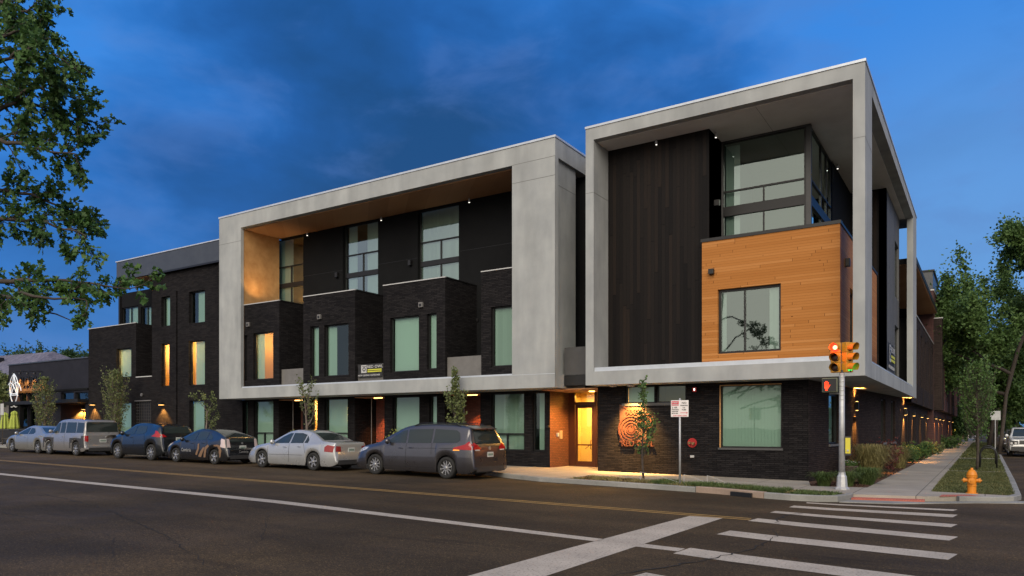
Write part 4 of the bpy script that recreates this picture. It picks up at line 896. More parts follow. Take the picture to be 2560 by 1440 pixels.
def leaf(mb, p, d, size, r, lobed=False):
    d = d.normalized(); s = d.cross(rv(r)); s = s.normalized() if s.length > .01 else d.orthogonal().normalized(); n = d.cross(s)
    L_ = size*r.uniform(.7, 1.25); w = L_*r.uniform(.26, .40); p = Vector(p)
    if lobed:
        q = [(0, 0, 0), (.25, .55, .02), (.38, .35, .0), (.62, 1.0, -.06), (.72, .5, -.05), (1.0, .15, -.14), (1.0, -.15, -.14), (.72, -.5, -.05), (.62, -1.0, -.06), (.38, -.35, 0), (.25, -.55, .02)]
        w *= 1.25; mb.add([p+d*(a*L_)+s*(b*w)+n*(c*L_) for a, b, c in q], [(0,1,2,9,10), (2,3,4,7,8,9), (4,5,6,7)])
    else:
        mb.add([p, p+d*L_*.45+s*w+n*L_*.06, p+d*L_-n*L_*.1, p+d*L_*.45-s*w+n*L_*.06], [(0,1,2,3)])
def grow(tr, ends, p, d, ln, rad, lev, r, spread, up, kids=(2, 4), shrink=.72, wob=.16):
    n = 4; pts = [p.copy()]; dd = d.copy(); rs = [rad]
    for i in range(n):
        dd = (dd+rv(r)*wob+Vector((0, 0, up))).normalized(); pts.append(pts[-1]+dd*(ln/n)); rs.append(rad*(1-.42*(i+1)/n))
    tr.tube(pts, rs, 6 if lev > 1 else 4, cap=False)
    if lev <= 1: ends += [(q, dd) for q in pts[1:]]
    if lev == 0: return
    k = r.randint(*kids)
    for j in range(k):
        t = r.uniform(.35, 1.0) if j else 1.0; i = min(n, int(t*n)); q = pts[i]
        nd = (dd+rv(r)*spread).normalized(); grow(tr, ends, q, nd, ln*shrink*r.uniform(.75, 1.15), rs[i]*.66, lev-1, r, spread, up, kids, shrink, wob)
def tree(name, label, cat, loc, h, trunk_h, rad, lev, seed, leafn, leafs, lm, bm, spread=.8, up=.05, kids=(3, 4), l0=None, shrink=.72, clus=.25, group=None, lobed=False, lean=(0, 0), wob=.16, sxy=1.0):
    r = random.Random(seed); root = empty(name, label, cat, loc, group=group)
    tr = MB(); ends = []; p = Vector((0, 0, -.1)); pts = [p]; d = Vector((lean[0], lean[1], 1)).normalized()
    for i in range(4): pts.append(pts[-1]+(d+rv(r)*.04)*((trunk_h+.1)/4))
    tr.tube(pts, [rad*1.25, rad*1.05, rad, rad*.95, rad*.9], 8, cap=False)
    l0 = l0 or (h-trunk_h)*.42
    grow(tr, ends, pts[-1], d, l0, rad*.85, lev, r, spread, up, kids, shrink, wob)
    for i in range(2): grow(tr, ends, pts[-1-i], (d+rv(r)*spread*1.1).normalized(), l0*.8, rad*.55, lev-1, r, spread, up, kids, shrink, wob)
    mz = max(e[0].z for e in ends); f = h/mz
    for i, v in enumerate(tr.v):
        z = v[2]
        tr.v[i] = (v[0]*sxy*(f if z > trunk_h*.8 else 1), v[1]*sxy*(f if z > trunk_h*.8 else 1), z*f)
    tr.build('trunk', bm, root, smooth=True)
    lf = MB()
    for (q, dd) in ends:
        q = Vector((q.x*sxy*f, q.y*sxy*f, q.z*f))
        for i in range(leafn):
            leaf(lf, q+rv(r)*clus*abs(r.gauss(.6, .45)), (rv(r)+dd*.5+Vector((0, 0, -.15))), leafs, r, lobed)
    lf.build('crown', lm, root); return root, len(lf.f)
def gz(x, y, off=.12): return (x, y, zg(x)+off)
SG = 'young street trees planted along the pavement'
# slim young trees along the front street
def slim(name, label, loc, h, r0, seed, lm, n=520, ls=.13, bm='bark', wtop=.25, base=.28, group=SG, bare=.0, twigs=46, prof=None):
    """upright tree: a leader with many steep twigs, leaves along them"""
    r = random.Random(seed); root = empty(name, label, 'tree', loc, group=group); tr = MB(); lf = MB(); pts = []
    for i in range(9): pts.append(Vector((math.sin(i*.9+seed)*.03, math.cos(i*1.1)*.03, -.08+(h+.08)*i/8)))
    tr.tube(pts, [.055*(h/4)*(1-.85*i/8) for i in range(9)], 7)
    for j in range(twigs):
        t = base+(1-base)*(j+.5)/twigs; z = h*t; q = pts[0].lerp(pts[-1], t)
        a = r.uniform(0, 6.28); u = (t-base)/(1-base); wv = r0*(prof(u) if prof else math.sin(math.pi*min(1, .22+u*.80))**.8)*r.uniform(.6, 1.15)
        e = q+Vector((math.cos(a)*wv, math.sin(a)*wv, wv*r.uniform(1.1, 2.4))); m = (q+e)/2+Vector((math.cos(a), math.sin(a), -.6))*wv*.18
        tr.tube([q, m, e], [.014, .009, .004], 4, cap=False)
        k = int(n/twigs*(.5+wv/r0))
        for i in range(k):
            s = r.uniform(.25, 1.05); b = q.lerp(m, min(1, s*2)) if s < .5 else m.lerp(e, (s-.5)*2)
            leaf(lf, b+rv(r)*.10, rv(r)+Vector((0, 0, .3)), ls, r)
    tr.build('trunk', M[bm], root, smooth=True); lf.build('crown', M[lm], root); return root
slim('street_tree', 'small leafy green tree in front of the lit emblem wall, beside the parking sign', gz(-9.52, 22.9), 3.2, .46, 3, 'leaf_mid', 760, .10, 'bark', base=.24, twigs=56, prof=lambda u: max(.12, 1-abs(u-.16)*2.1))
slim('street_tree', 'narrow yellow-green column tree rising behind the dark minivan roof', gz(-18.2, 24.1), 3.9, .42, 8, 'leaf_col', 1500, .12, 'bark', base=.20, twigs=80, prof=lambda u: .95 if u < .55 else max(.18, 1-u))
slim('street_tree', 'pale green pyramid tree before the mesh gate of the dark brick block', gz(-43.9, 24.4), 4.7, .80, 5, 'leaf_col', 1900, .12, 'bark_pale', base=.12, twigs=130)
slim('street_tree', 'pale green pyramid tree in front of the restaurant doorway, leftmost of the upright pair', gz(-52.2, 24.4), 4.5, .72, 6, 'leaf_col', 1700, .12, 'bark_pale', base=.10, twigs=120)
tree('street_tree', 'nearly bare forked tree before the white frame above the silver sedan', 'tree', gz(-26.6, 23.8), 3.85, 1.4, .055, 3, 14, 2, .11, M['leaf_col'], M['bark_pale'], spread=.62, up=.16, kids=(2, 3), clus=.09, group=SG)
tree('street_tree', 'small sparse reddish twig tree beside the left edge of the white frame', 'tree', gz(-34.4, 24.0), 3.3, 1.4, .05, 3, 23, 4, .12, M['leaf_col'], M['bark_pale'], spread=.7, up=.08, kids=(2, 3), clus=.12, group=SG)
slim('street_tree', 'tall slender leafy tree on the side street lawn beside the hoop racks', gz(-.28, 36.6), 4.4, .66, 31, 'leaf_mid', 1350, .095, 'bark', base=.27, twigs=110)
slim('street_tree', 'slender leafy tree further up the side street lawn', gz(-.35, 46), 5.2, .9, 33, 'leaf_mid', 2000, .16, 'bark', base=.28, twigs=110)
# big background trees
BT = 'big trees behind the buildings'
big = [((1.0, 71), 17.5, 4.6, .20, 41, 'tall dark tree with heavy trunk, its crown filling the right edge of the sky', 84, .26, .66, (.17, .0)),
       ((.9, 97), 12.5, 3.6, .24, 42, 'round green tree just left of the tall dark tree trunk', 26, .32, .72, (.08, 0)),
       ((.5, 114), 10.5, 3.4, .25, 43, 'green tree above the white shop at the end of the pavement', 24, .38, 1.1, (0, 0)),
       ((-2.45, 102), 4.2, 1.6, .10, 44, 'small dark green tree against the far red brick row', 22, .28, .8, (0, 0)),
       ((-2.3, 126), 8.5, 3, .22, 45, 'green tree rising at the far end of the red brick row', 22, .36, .9, (0, 0)),
       ((.3, 84), 10.8, 3.6, .22, 46, 'leafy tree directly behind the tall dark tree trunk, above the parked cars', 30, .30, .8, (.12, 0)),
       ((12.0, 140), 14, 3.5, .35, 47, 'broad tree at the far right beyond the road', 34, .6, 2.3, (0, 0)),
       ((5, 175), 13, 3.5, .35, 48, 'pale green tree overhanging the far end of the side street', 24, .6, 1.5, (0, 0)),
       ((-3, 190), 13, 3.5, .35, 49, 'distant tree behind the white shop', 22, .6, 1.4, (0, 0))]
for (x, y), h, th, rd, sd_, lb, n, ls, sxy, ln_ in big:
    tree('large_tree', lb, 'tree', (x, y, 0), h, th, rd, 4, sd_, n, ls, M['leaf_dark' if sd_ in (44, 49) else 'leaf_mid'], M['bark'], spread=.95, up=.03, kids=(3, 4), clus=.75, group=BT, sxy=sxy, wob=.2, lean=ln_)
def pxy(px, d): k = (px-1280)/FPX; return d*(CY*k-SY), d*(CY+SY*k)
for i, (x, y, h, lf_) in enumerate([(*pxy(75, 128), 17.0, 3), (*pxy(40, 132), 16.6, 3), (*pxy(120, 130), 16.4, 8), (*pxy(5, 126), 16.5, 3), (*pxy(168, 118), 14.6, 16)]):
    tree('distant_tree', ['bare greyish tree above the shingled roof at the far left', 'bare twiggy tree second from the left above the shingled roof', 'hazy green tree above the right end of the shingled roof', 'bare tree at the left picture edge above the roof', 'leafy green tree nearest the dark brick block above the restaurant'][i], 'tree', (x, y, 0), h, 4, .3, 4, 60+i, lf_, .4, M['leaf_dark'], M['bark'], spread=.9, up=.03, kids=(3, 3), clus=.5, group='trees behind the shingled roof', sxy=1.5)
tree('small_tree', 'yellowish green tree at the left picture edge beside the patio umbrellas', 'tree', (-62.5, 25.0, .7), 5.2, 1.4, .09, 3, 71, 30, .22, M['leaf_col'], M['bark'], spread=.9, kids=(3, 4), clus=.4, group=None)
# foreground branches reaching in from a tree left of the camera
def foreground():
    r = random.Random(12)
    def cp(px, py, d):
        k = (px-1280)/FPX; return Vector((d*(CY*k-SY), d*(CY+SY*k), CAMZ+(YH-py)/FPX*d))
    base = cp(-700, 1200, 10.5); base.z = 0
    root = empty('foreground_tree', 'leafy oak branches hanging into the sky at the left edge', 'tree', base)
    tr = MB(); lf = MB(); trunk = [cp(-700, 1400, 10.5), cp(-690, 900, 10.6), cp(-660, 500, 10.6), cp(-640, 100, 10.5), cp(-600, -500, 10.4)]; trunk[0].z = -.1
    tr.tube(trunk, [.30, .26, .22, .18, .1], 12)
    def twig(p, d, ln, rad, lev):
        n = 3; pts = [p]; dd = d
        for i in range(n): dd = (dd+rv(r)*.28+Vector((0, 0, -.03))).normalized(); pts.append(pts[-1]+dd*ln/n)
        tr.tube(pts, [rad, rad*.75, rad*.55, rad*.3], 4, cap=False)
        for i in range(1, n+1):
            if lev > 0:
                for _ in range(2): twig(pts[i], (dd+rv(r)*.95).normalized(), ln*.62, rad*.6, lev-1)
            else:
                for _ in range(r.randint(3, 7)): leaf(lf, pts[i]+rv(r)*.03, rv(r)+dd*.8+Vector((0, 0, -.35)), .074, r, True)
    br = [([(-660,560),(-300,330),(-60,140),(60,75),(190,150)], 10.2, .9), ([(-650,300),(-300,60),(-40,-20),(50,25),(110,20)], 10.6, .7), ([(-650,620),(-250,420),(0,280),(100,215),(200,240)], 9.8, .8),
          ([(-640,500),(-260,300),(-60,190),(50,130),(130,150)], 9.2, .8), ([(-660,680),(-300,460),(0,348),(110,372),(225,385)], 9.6, .8), ([(-660,660),(-300,420),(0,232),(120,262),(235,300)], 10.0, .75),
          ([(-660,640),(-300,600),(-40,545),(90,548),(215,590)], 9.9, .85), ([(-660,700),(-250,560),(-20,475),(80,490),(215,535)], 10.4, .8),
          ([(-660,800),(-300,720),(0,700),(160,705),(318,722)], 9.5, 1.0), ([(-660,820),(-300,780),(-40,745),(80,735),(215,750)], 9.0, .6),
          ([(-650,-100),(-300,-160),(-80,-60),(20,30),(60,90)], 10.8, .8)]
    for P, d, dn in br:
        P = [(a*.84 if a > 0 and b < 450 else a, b) for a, b in P]
        pts = [cp(a, b, d) for a, b in P]; sm = []
        for i in range(len(pts)-1):
            for j in range(5): sm.append(pts[i].lerp(pts[i+1], j/5)+rv(r)*.03)
        sm.append(pts[-1]); m = len(sm)
        tr.tube(sm, [.058*(1-i/m)**1.2+.006 for i in range(m)], 6, cap=False)
        for i in range(int(m*.38), m):
            for _ in range(int(1.35*dn+r.random())):
                dd = (sm[min(i+1, m-1)]-sm[i-1]).normalized(); twig(sm[i], (dd*.7+rv(r)*.85).normalized(), r.uniform(.20, .36), .009, 1)
    tw = [cp(90, 775, 9.8), cp(140, 785, 9.8), cp(175, 800, 9.8), cp(205, 822, 9.8)]; tr.tube(tw, [.02, .012, .008, .003], 4)
    for m_ in (tr, lf): m_.v = [tuple(Vector(v)-base) for v in m_.v]
    tr.build('trunk', M['bark'], root, smooth=True); lf.build('crown', M['leaf_oak'], root); print('fg leaves', len(lf.f))
foreground()
# grass and shrubs
def blades(name, poly, n, h, lean, m, seed, off=.11, w=.012, clump=None, kind='stuff'):
    r = random.Random(seed); mb = MB()
    xs = [p[0] for p in poly]; ys = [p[1] for p in poly]
    def inside(x, y):
        c = False
        for i in range(len(poly)):
            (a, b), (e, f) = poly[i], poly[i-1]
            if (b > y) != (f > y) and x < (e-a)*(y-b)/(f-b)+a: c = not c
        return c
    k = 0
    while k < n:
        x, y = r.uniform(min(xs), max(xs)), r.uniform(min(ys), max(ys))
        if not inside(x, y): continue
        if clump and noise.noise((x*clump, y*clump, seed)) < r.uniform(-.35, .35): continue
        k += 1; z = zg(x)+off; a = r.uniform(0, 6.28); hh = h*r.uniform(.5, 1.2); dx, dy = math.cos(a)*lean*hh, math.sin(a)*lean*hh; px_, py_ = -math.sin(a)*w, math.cos(a)*w
        mb.add([(x-px_, y-py_, z), (x+px_, y+py_, z), (x+dx*.4+px_*.7, y+dy*.4+py_*.7, z+hh*.6), (x+dx*.4-px_*.7, y+dy*.4-py_*.7, z+hh*.6), (x+dx, y+dy, z+hh)], [(0,1,2,3), (3,2,4)])
    o = mb.build(name, m); o['kind'] = kind; return o
blades('grass', [(-1.25,23.45), (.5,23.15), (.66,23.6), (.68,35.2), (-1.28,35.2)], 30000, .065, .8, M['lawn'], 1, .115, .006)
blades('dry_grass', [(-1.25,23.45), (.5,23.15), (.66,23.6), (.68,35.2), (-1.28,35.2)], 7000, .06, 1.0, M['grass_tan'], 14, .115, .005, .9)
blades('grass', [(-1.28,36.0), (.7,36.0), (.7,50.3), (-1.28,50.3)], 15000, .08, .8, M['lawn'], 2, .115, .010)
for (a, b) in lawns[2:]: blades('grass', [(-1.28,a), (.72,a), (.75,b), (-1.28,b)], 5000, .12, .6, M['lawn'], int(a), .115, .03)
blades('grass', [(-8.6,21.1), (-4.5,20.4), (-4.5,21.6), (-8.6,22.4)], 7000, .13, 1.0, M['grass'], 9, .105, .007, 1.1)
blades('grass', [(-4.3,20.15), (-3.3,20.4), (-3.2,21.2), (-4.3,21.3)], 1800, .10, .8, M['grass'], 10, .105, .011)
blades('dry_grass', [(-11.4,21.2), (-3.4,20.4), (-3.4,21.4), (-11.4,22.9)], 3600, .09, 1.1, M['grass_tan'], 11, .10, .010, 2.1)
def mulchbits(name, poly, n, seed):
    return blades(name, poly, n, .035, 2.2, M['mulch'], seed, .10, .02)
mulchbits('bark_mulch', [(-11.5,21.1), (-3.4,20.4), (-3.4,21.5), (-11.5,23.0)], 5000, 21)
mulchbits('bark_mulch', [(-4.6,24.2), (-3.1,24.0), (-3.05,40), (-3.9,40)], 5000, 22)
def tuft(label, x, y, h, rad, n, m, seed, lean=.75, group=None, name='ornamental_grass', w=.010, cat='plant'):
    r = random.Random(seed); mb = MB()
    for i in range(n):
        a = r.uniform(0, 6.28); rr = rad*.35*math.sqrt(r.random()); b = r.uniform(0, 6.28); hh = h*r.uniform(.55, 1.1); sp = rad*r.uniform(.2, 1.1)
        x0, y0 = rr*math.cos(b), rr*math.sin(b); cx_, cy_ = math.cos(a), math.sin(a); px_, py_ = -cy_*w, cx_*w
        P = [(x0, y0, 0), (x0+cx_*sp*.3, y0+cy_*sp*.3, hh*.62), (x0+cx_*sp*.75, y0+cy_*sp*.75, hh*.98), (x0+cx_*sp*1.15, y0+cy_*sp*1.15, hh*(.92 if r.random() < .6 else .7))]
        vs = []
        for j, p in enumerate(P):
            f = (1, .9, .6, .1)[j]; vs += [(p[0]-px_*f, p[1]-py_*f, p[2]), (p[0]+px_*f, p[1]+py_*f, p[2])]
        mb.add(vs, [(0,1,3,2), (2,3,5,4), (4,5,7,6)])
    o = mb.build(name, m); o.location = gz(x, y, .10); return tag(o, label, cat, group)
def shrub(label, x, y, h, rad, n, ls, m, seed, group=None, name='shrub', off=.1):
    r = random.Random(seed); root = empty(name, label, 'shrub', gz(x, y, off), group=group); st = MB(); lf = MB()
    for i in range(14):
        a = r.uniform(0, 6.28); e = Vector((math.cos(a)*rad*r.uniform(.3, .9), math.sin(a)*rad*r.uniform(.3, .9), h*r.uniform(.6, 1))); q = e*.5+rv(r)*.06
        st.tube([(0, 0, 0), q, e], [.012, .008, .004], 4, cap=False)
        for j in range(n//14):
            s = r.uniform(.35, 1.08); b = (q*(s*2) if s < .5 else q.lerp(e, (s-.5)*2)); leaf(lf, b+rv(r)*rad*.28, rv(r)+Vector((0, 0, .3)), ls, r)
    st.build('stems', M['bark'], root); lf.build('leaves', m, root); return root
PG = 'plants in the bed along the splayed brick wall'
tuft('low green grass tuft just left of the traffic signal pole base', -4.15, 24.1, .42, .45, 420, M['grass'], 1, group=PG)
tuft('green grass tuft between the signal pole and the pavement edge', -3.55, 24.5, .45, .45, 420, M['grass'], 2, group=PG)
tuft('wide green grass tuft spilling to the pavement edge, right of the signal pole', -3.15, 25.6, .52, .6, 700, M['grass'], 3, group=PG)
tuft('tall tan feathery grass in front of the narrow dark windows', -3.45, 29.2, 1.15, .85, 1300, M['grass_tan'], 4, group=PG)
tuft('tan feathery grass behind the purple shrub', -3.25, 37.2, .95, .7, 700, M['grass_tan'], 5, group=PG)
tuft('small green tuft below the lamp-lit doorway on the side wall', -3.9, 31.0, .5, .5, 350, M['grass'], 6, group=PG)
shrub('dark purple-red shrub against the brick wall near the second wall lamp', -3.45, 34.0, 1.25, .85, 1500, .09, M['leaf_red'], 7, PG)
shrub('smaller purple shrub behind the tall tan grass', -3.7, 31.4, .95, .7, 900, .09, M['leaf_red'], 8, PG)
shrub('green rounded hedge shrub beyond the corner block', -3.1, 42.6, .9, .7, 1200, .1, M['leaf_mid'], 9, PG)
shrub('green shrub next along the row building wall', -3.1, 47.5, .9, .8, 1100, .12, M['leaf_mid'], 10, PG)
shrub('far low green shrub by the red brick row', -2.9, 58, .8, .8, 700, .14, M['leaf_col'], 11, PG)
shrub('reddish shrub on the pavement edge at the far red brick row', -2.6, 76, 1.0, 1.2, 700, .18, M['leaf_mid'], 12, PG)
YG = 'yellow-green shrubs at the porches behind the parked cars'
shrub('yellow-green shrub before the red lit porch between silver sedan and minivan', -21.3, 24.4, 1.25, .7, 1100, .10, M['leaf_yel'], 13, YG)
shrub('yellow-green shrub above the silver sedan windscreen at the left porch', -27.9, 24.4, 1.25, .6, 900, .10, M['leaf_yel'], 14, YG)

def wood(name, label, x0, x1, y, h, n, sz, m, seed):
    r = random.Random(seed); mb = MB()
    for i in range(n):
        x = r.uniform(x0, x1); top = h*(.62+.38*noise.noise((x*.09, seed, 0))+.12*noise.noise((x*.4, seed, 3))); z = r.uniform(0, 1)**.8*top
        leaf(mb, Vector((x, y+r.uniform(-3, 3), z)), rv(r), sz, r)
    o = mb.build(name, m); o['kind'] = 'stuff'; return o
wood('far_wood', '', -40, 90, 235, 17, 9000, 1.6, M['leaf_dark'], 3)
wood('far_wood', '', -260, -120, 120, 9, 9000, 1.2, M['leaf_dark'], 5)
# ================================================================ cars
def paintm(name, c, metal=.75, rough=.30):
    def f(t, b):
        k = N(t); k.L(k.mix(1.0, c, k.ramp(k.noise(1.7, detail=4), [(.3, (.94,)*3), (.7, (1.04,)*3)]), 'MULTIPLY'), b.inputs['Base Color'])
        k.L(k.ramp(k.noise(3, detail=3), [(.3, (rough-.04,)*3), (.7, (rough+.05,)*3)]), b.inputs['Roughness'])
    return mat(name, c, rough, metal, .5, coat=1.0, build=f)
M['tyre'] = mat('tyre', (.012, .012, .012), .85); M['rim'] = mat('alloy_rim', (.50, .50, .50), .3, .85); M['cglass'] = mat('car_glass', (.020, .027, .026), .05, 0, .6)
M['clad'] = mat('dark_plastic', (.030, .030, .032), .6); M['lens_red'] = mat('tail_lens', (.26, .006, .008), .12, 0, .6, emit=(.8, .01, .01), es=.05); M['lens_clear'] = mat('head_lens', (.55, .55, .55), .12, .3, .7)
M['lens_on'] = mat('lens_lit', (.9, .1, .05), .2, emit=(1, .06, .02), es=2.5); M['plate'] = mat('number_plate', (.50, .52, .50), .5); M['amber'] = mat('amber_lens', (.6, .22, .04), .2, emit=(1, .35, .04), es=1.2)
def lerp1(P, x):
    if x <= P[0][0]: return P[0][1]
    for (a, b), (c, d) in zip(P, P[1:]):
        if x <= c: return b+(d-b)*(x-a)/max(1e-9, c-a)
    return P[-1][1]
def smooth(P, n=6):
    """catmull-rom through profile points"""
    out = []
    for i in range(len(P)-1):
        p0, p1, p2, p3 = P[max(0, i-1)], P[i], P[i+1], P[min(len(P)-1, i+2)]
        for j in range(n):
            t = j/n; x = p1[0]+(p2[0]-p1[0])*t
            m1 = (p2[1]-p0[1])/max(1e-6, p2[0]-p0[0])*(p2[0]-p1[0]); m2 = (p3[1]-p1[1])/max(1e-6, p3[0]-p1[0])*(p2[0]-p1[0])
            lim = abs(p2[1]-p1[1])*1.5; m1 = max(-lim, min(lim, m1)); m2 = max(-lim, min(lim, m2))
            out.append((x, (2*t**3-3*t*t+1)*p1[1]+(t**3-2*t*t+t)*m1+(-2*t**3+3*t*t)*p2[1]+(t**3-t*t)*m2))
    return out+[P[-1]]
class Body:
    def __init__(s, L_, Wd, top, belt, wheels, rw, clear=.19, tumble=.20, plan=(.55, .13, .40, .10), arch=.055):
        s.L, s.W, s.top, s.belt, s.wh, s.rw, s.clear, s.tb, s.plan, s.arch = L_, Wd, smooth(top), smooth(belt), wheels, rw, clear, tumble, plan, arch
    def hw(s, x):
        a, b, c, d = s.plan; t = 1
        if x < a: t -= b*(1-x/a)**2.2
        if x > s.L-c: t -= d*(1-(s.L-x)/c)**2.2
        return s.W/2*t
    def rows(s, x):
        zt = lerp1(s.top, x); zb = min(lerp1(s.belt, x), zt-.015); zl = s.clear+.10*max(0, 1-x/.35)**2+.10*max(0, 1-(s.L-x)/.35)**2
        for w_ in s.wh:
            r = s.rw+s.arch; q = r*r-(x-w_)**2
            if q > 0: zl = max(zl, s.rw+math.sqrt(q))
        zl = min(zl, zb-.1); w = s.hw(x); h = zt-zb; g = min(1, h/.42); yt = w*(.93-s.tb*g)
        return [(w*.945, zl), (w*.99, zl+(zb-zl)*.12), (w*1.0, zl+(zb-zl)*.42), (w*.992, zl+(zb-zl)*.70), (w*.972, zl+(zb-zl)*.90), (w*.945, zb),
                (w*.93+(yt-w*.93)*.33, zb+h*.30), (w*.93+(yt-w*.93)*.66, zb+h*.60), (yt, zb+h*.86), (yt*.955, zb+h*.945), (yt*.86, zb+h*.985), (yt*.5, zt-.004), (0, zt)]
    def ys(s, x, z):
        R_ = s.rows(x)
        if z <= R_[0][1]: return R_[0][0]
        for (a, b), (c, d) in zip(R_, R_[1:]):
            if z <= d: return a+(c-a)*(z-b)/max(1e-9, d-b)
        return -1
    def mesh(s):
        xs = {0, s.L, .02, .05, s.L-.02, s.L-.05}; x = 0
        while x < s.L: xs.add(round(x, 3)); x += .07
        for w_ in s.wh:
            for i in range(-12, 13): xs.add(round(w_+(s.rw+s.arch)*math.sin(i/12*math.pi/2), 3))
        for p in s.top: xs.add(round(p[0], 3))
        xs = sorted(x for x in xs if 0 <= x <= s.L); xs = [x for i, x in enumerate(xs) if i == 0 or x-xs[i-1] > .004 or x == s.L]
        mb = MB(); n = 25; vs = []
        for x in xs:
            R_ = s.rows(x); full = [(-y, z) for y, z in R_]+[(y, z) for y, z in reversed(R_[:-1])]
            vs += [(x, y, z) for y, z in full]
        fs = [(i*n+j, i*n+j+1, (i+1)*n+j+1, (i+1)*n+j) for i in range(len(xs)-1) for j in range(n-1)]
        fs.append(tuple(range(n-1, -1, -1))); fs.append(tuple((len(xs)-1)*n+j for j in range(n)))
        return mb.add(vs, fs)
    def frontx(s, y, z, rear=False):
        x = s.L if rear else 0; st = -.012 if rear else .012
        for i in range(int(s.L*.6/.012)):
            R_ = s.rows(x)
            if R_[-1][1] >= z and s.ys(x, z) >= abs(y):
                a, b = x-st, x
                for _ in range(7):
                    m_ = (a+b)/2; ok = 0 <= m_ <= s.L and s.rows(m_)[-1][1] >= z and s.ys(m_, z) >= abs(y)
                    if ok: b = m_
                    else: a = m_
                return b
            x += st
        return x
    def patch(s, poly, mode, off=.008, sides=(-1, 1), inset=0):
        """poly in (x,z) for 'side' (both sides), (y,z) for 'front'/'rear'"""
        mb = MB()
        for sg_ in (sides if mode == 'side' else (1,)):
            bm = bmesh.new(); bm.faces.new([bm.verts.new((a, 0, b)) for a, b in poly])
            for ax, st in ((0, .10), (2, .07)):
                lo = min(p[0 if ax == 0 else 1] for p in poly); hi = max(p[0 if ax == 0 else 1] for p in poly); q = lo+st
                while q < hi:
                    no = (1, 0, 0) if ax == 0 else (0, 0, 1); bmesh.ops.bisect_plane(bm, geom=bm.verts[:]+bm.edges[:]+bm.faces[:], plane_co=(q, 0, q), plane_no=no); q += st
            bm.verts.index_update(); vs = []
            for v in bm.verts:
                if mode == 'side': y = s.ys(v.co.x, v.co.z)+off; vs.append((v.co.x, sg_*y, v.co.z))
                else: x = s.frontx(v.co.x, v.co.z, mode == 'rear'); vs.append((x+(off if mode == 'rear' else -off), v.co.x, v.co.z+off*.5))
            mb.add(vs, [tuple(v.index for v in f.verts) for f in bm.faces]); bm.free()
        return mb
def wheel(par, x, y, r, spokes, name='wheel', wd=.2, sgn=-1):
    """outer face towards sgn*y"""
    t = MB(); o = y+sgn*wd/2; i_ = y-sgn*wd/2
    t.lathe([(r*.66, i_), (r*.95, i_), (r, i_+sgn*.03), (r, o-sgn*.03), (r*.95, o), (r*.70, o), (r*.67, o-sgn*.03), (r*.62, o-sgn*.12)], (x, 0, r), 28, 'y', cap=False); w = t.build(name, M['tyre'], par, smooth=True)
    m = MB(); m.lathe([(r*.69, o-sgn*.005), (r*.69, o-sgn*.03), (r*.62, o-sgn*.04), (r*.63, o-sgn*.0)], (x, 0, r), 28, 'y', cap=False)
    for k in range(spokes):
        a = 2*math.pi*k/spokes+.2; c_, s_ = math.cos(a), math.sin(a); hw_ = r*.85/spokes
        P = [(r*.10, -hw_*.8), (r*.64, -hw_*.62), (r*.64, hw_*.62), (r*.10, hw_*.8)]
        m.add([(x+p*c_-q*s_, o-sgn*.012, r+p*s_+q*c_) for p, q in P]+[(x+p*c_-q*s_, o-sgn*.05, r+p*s_+q*c_) for p, q in P], [(0,1,2,3), (0,4,5,1), (2,6,7,3), (1,5,6,2)])
    m.lathe([(r*.15, o-sgn*.05), (r*.15, o), (r*.08, o+sgn*.008)], (x, 0, r), 12, 'y'); m.build('rim', M['rim'], w)
    d = MB(); d.lathe([(r*.62, o-sgn*.09), (r*.62, o-sgn*.085)], (x, 0, r), 20, 'y'); d.build('brake_disc', M['clad'], w)
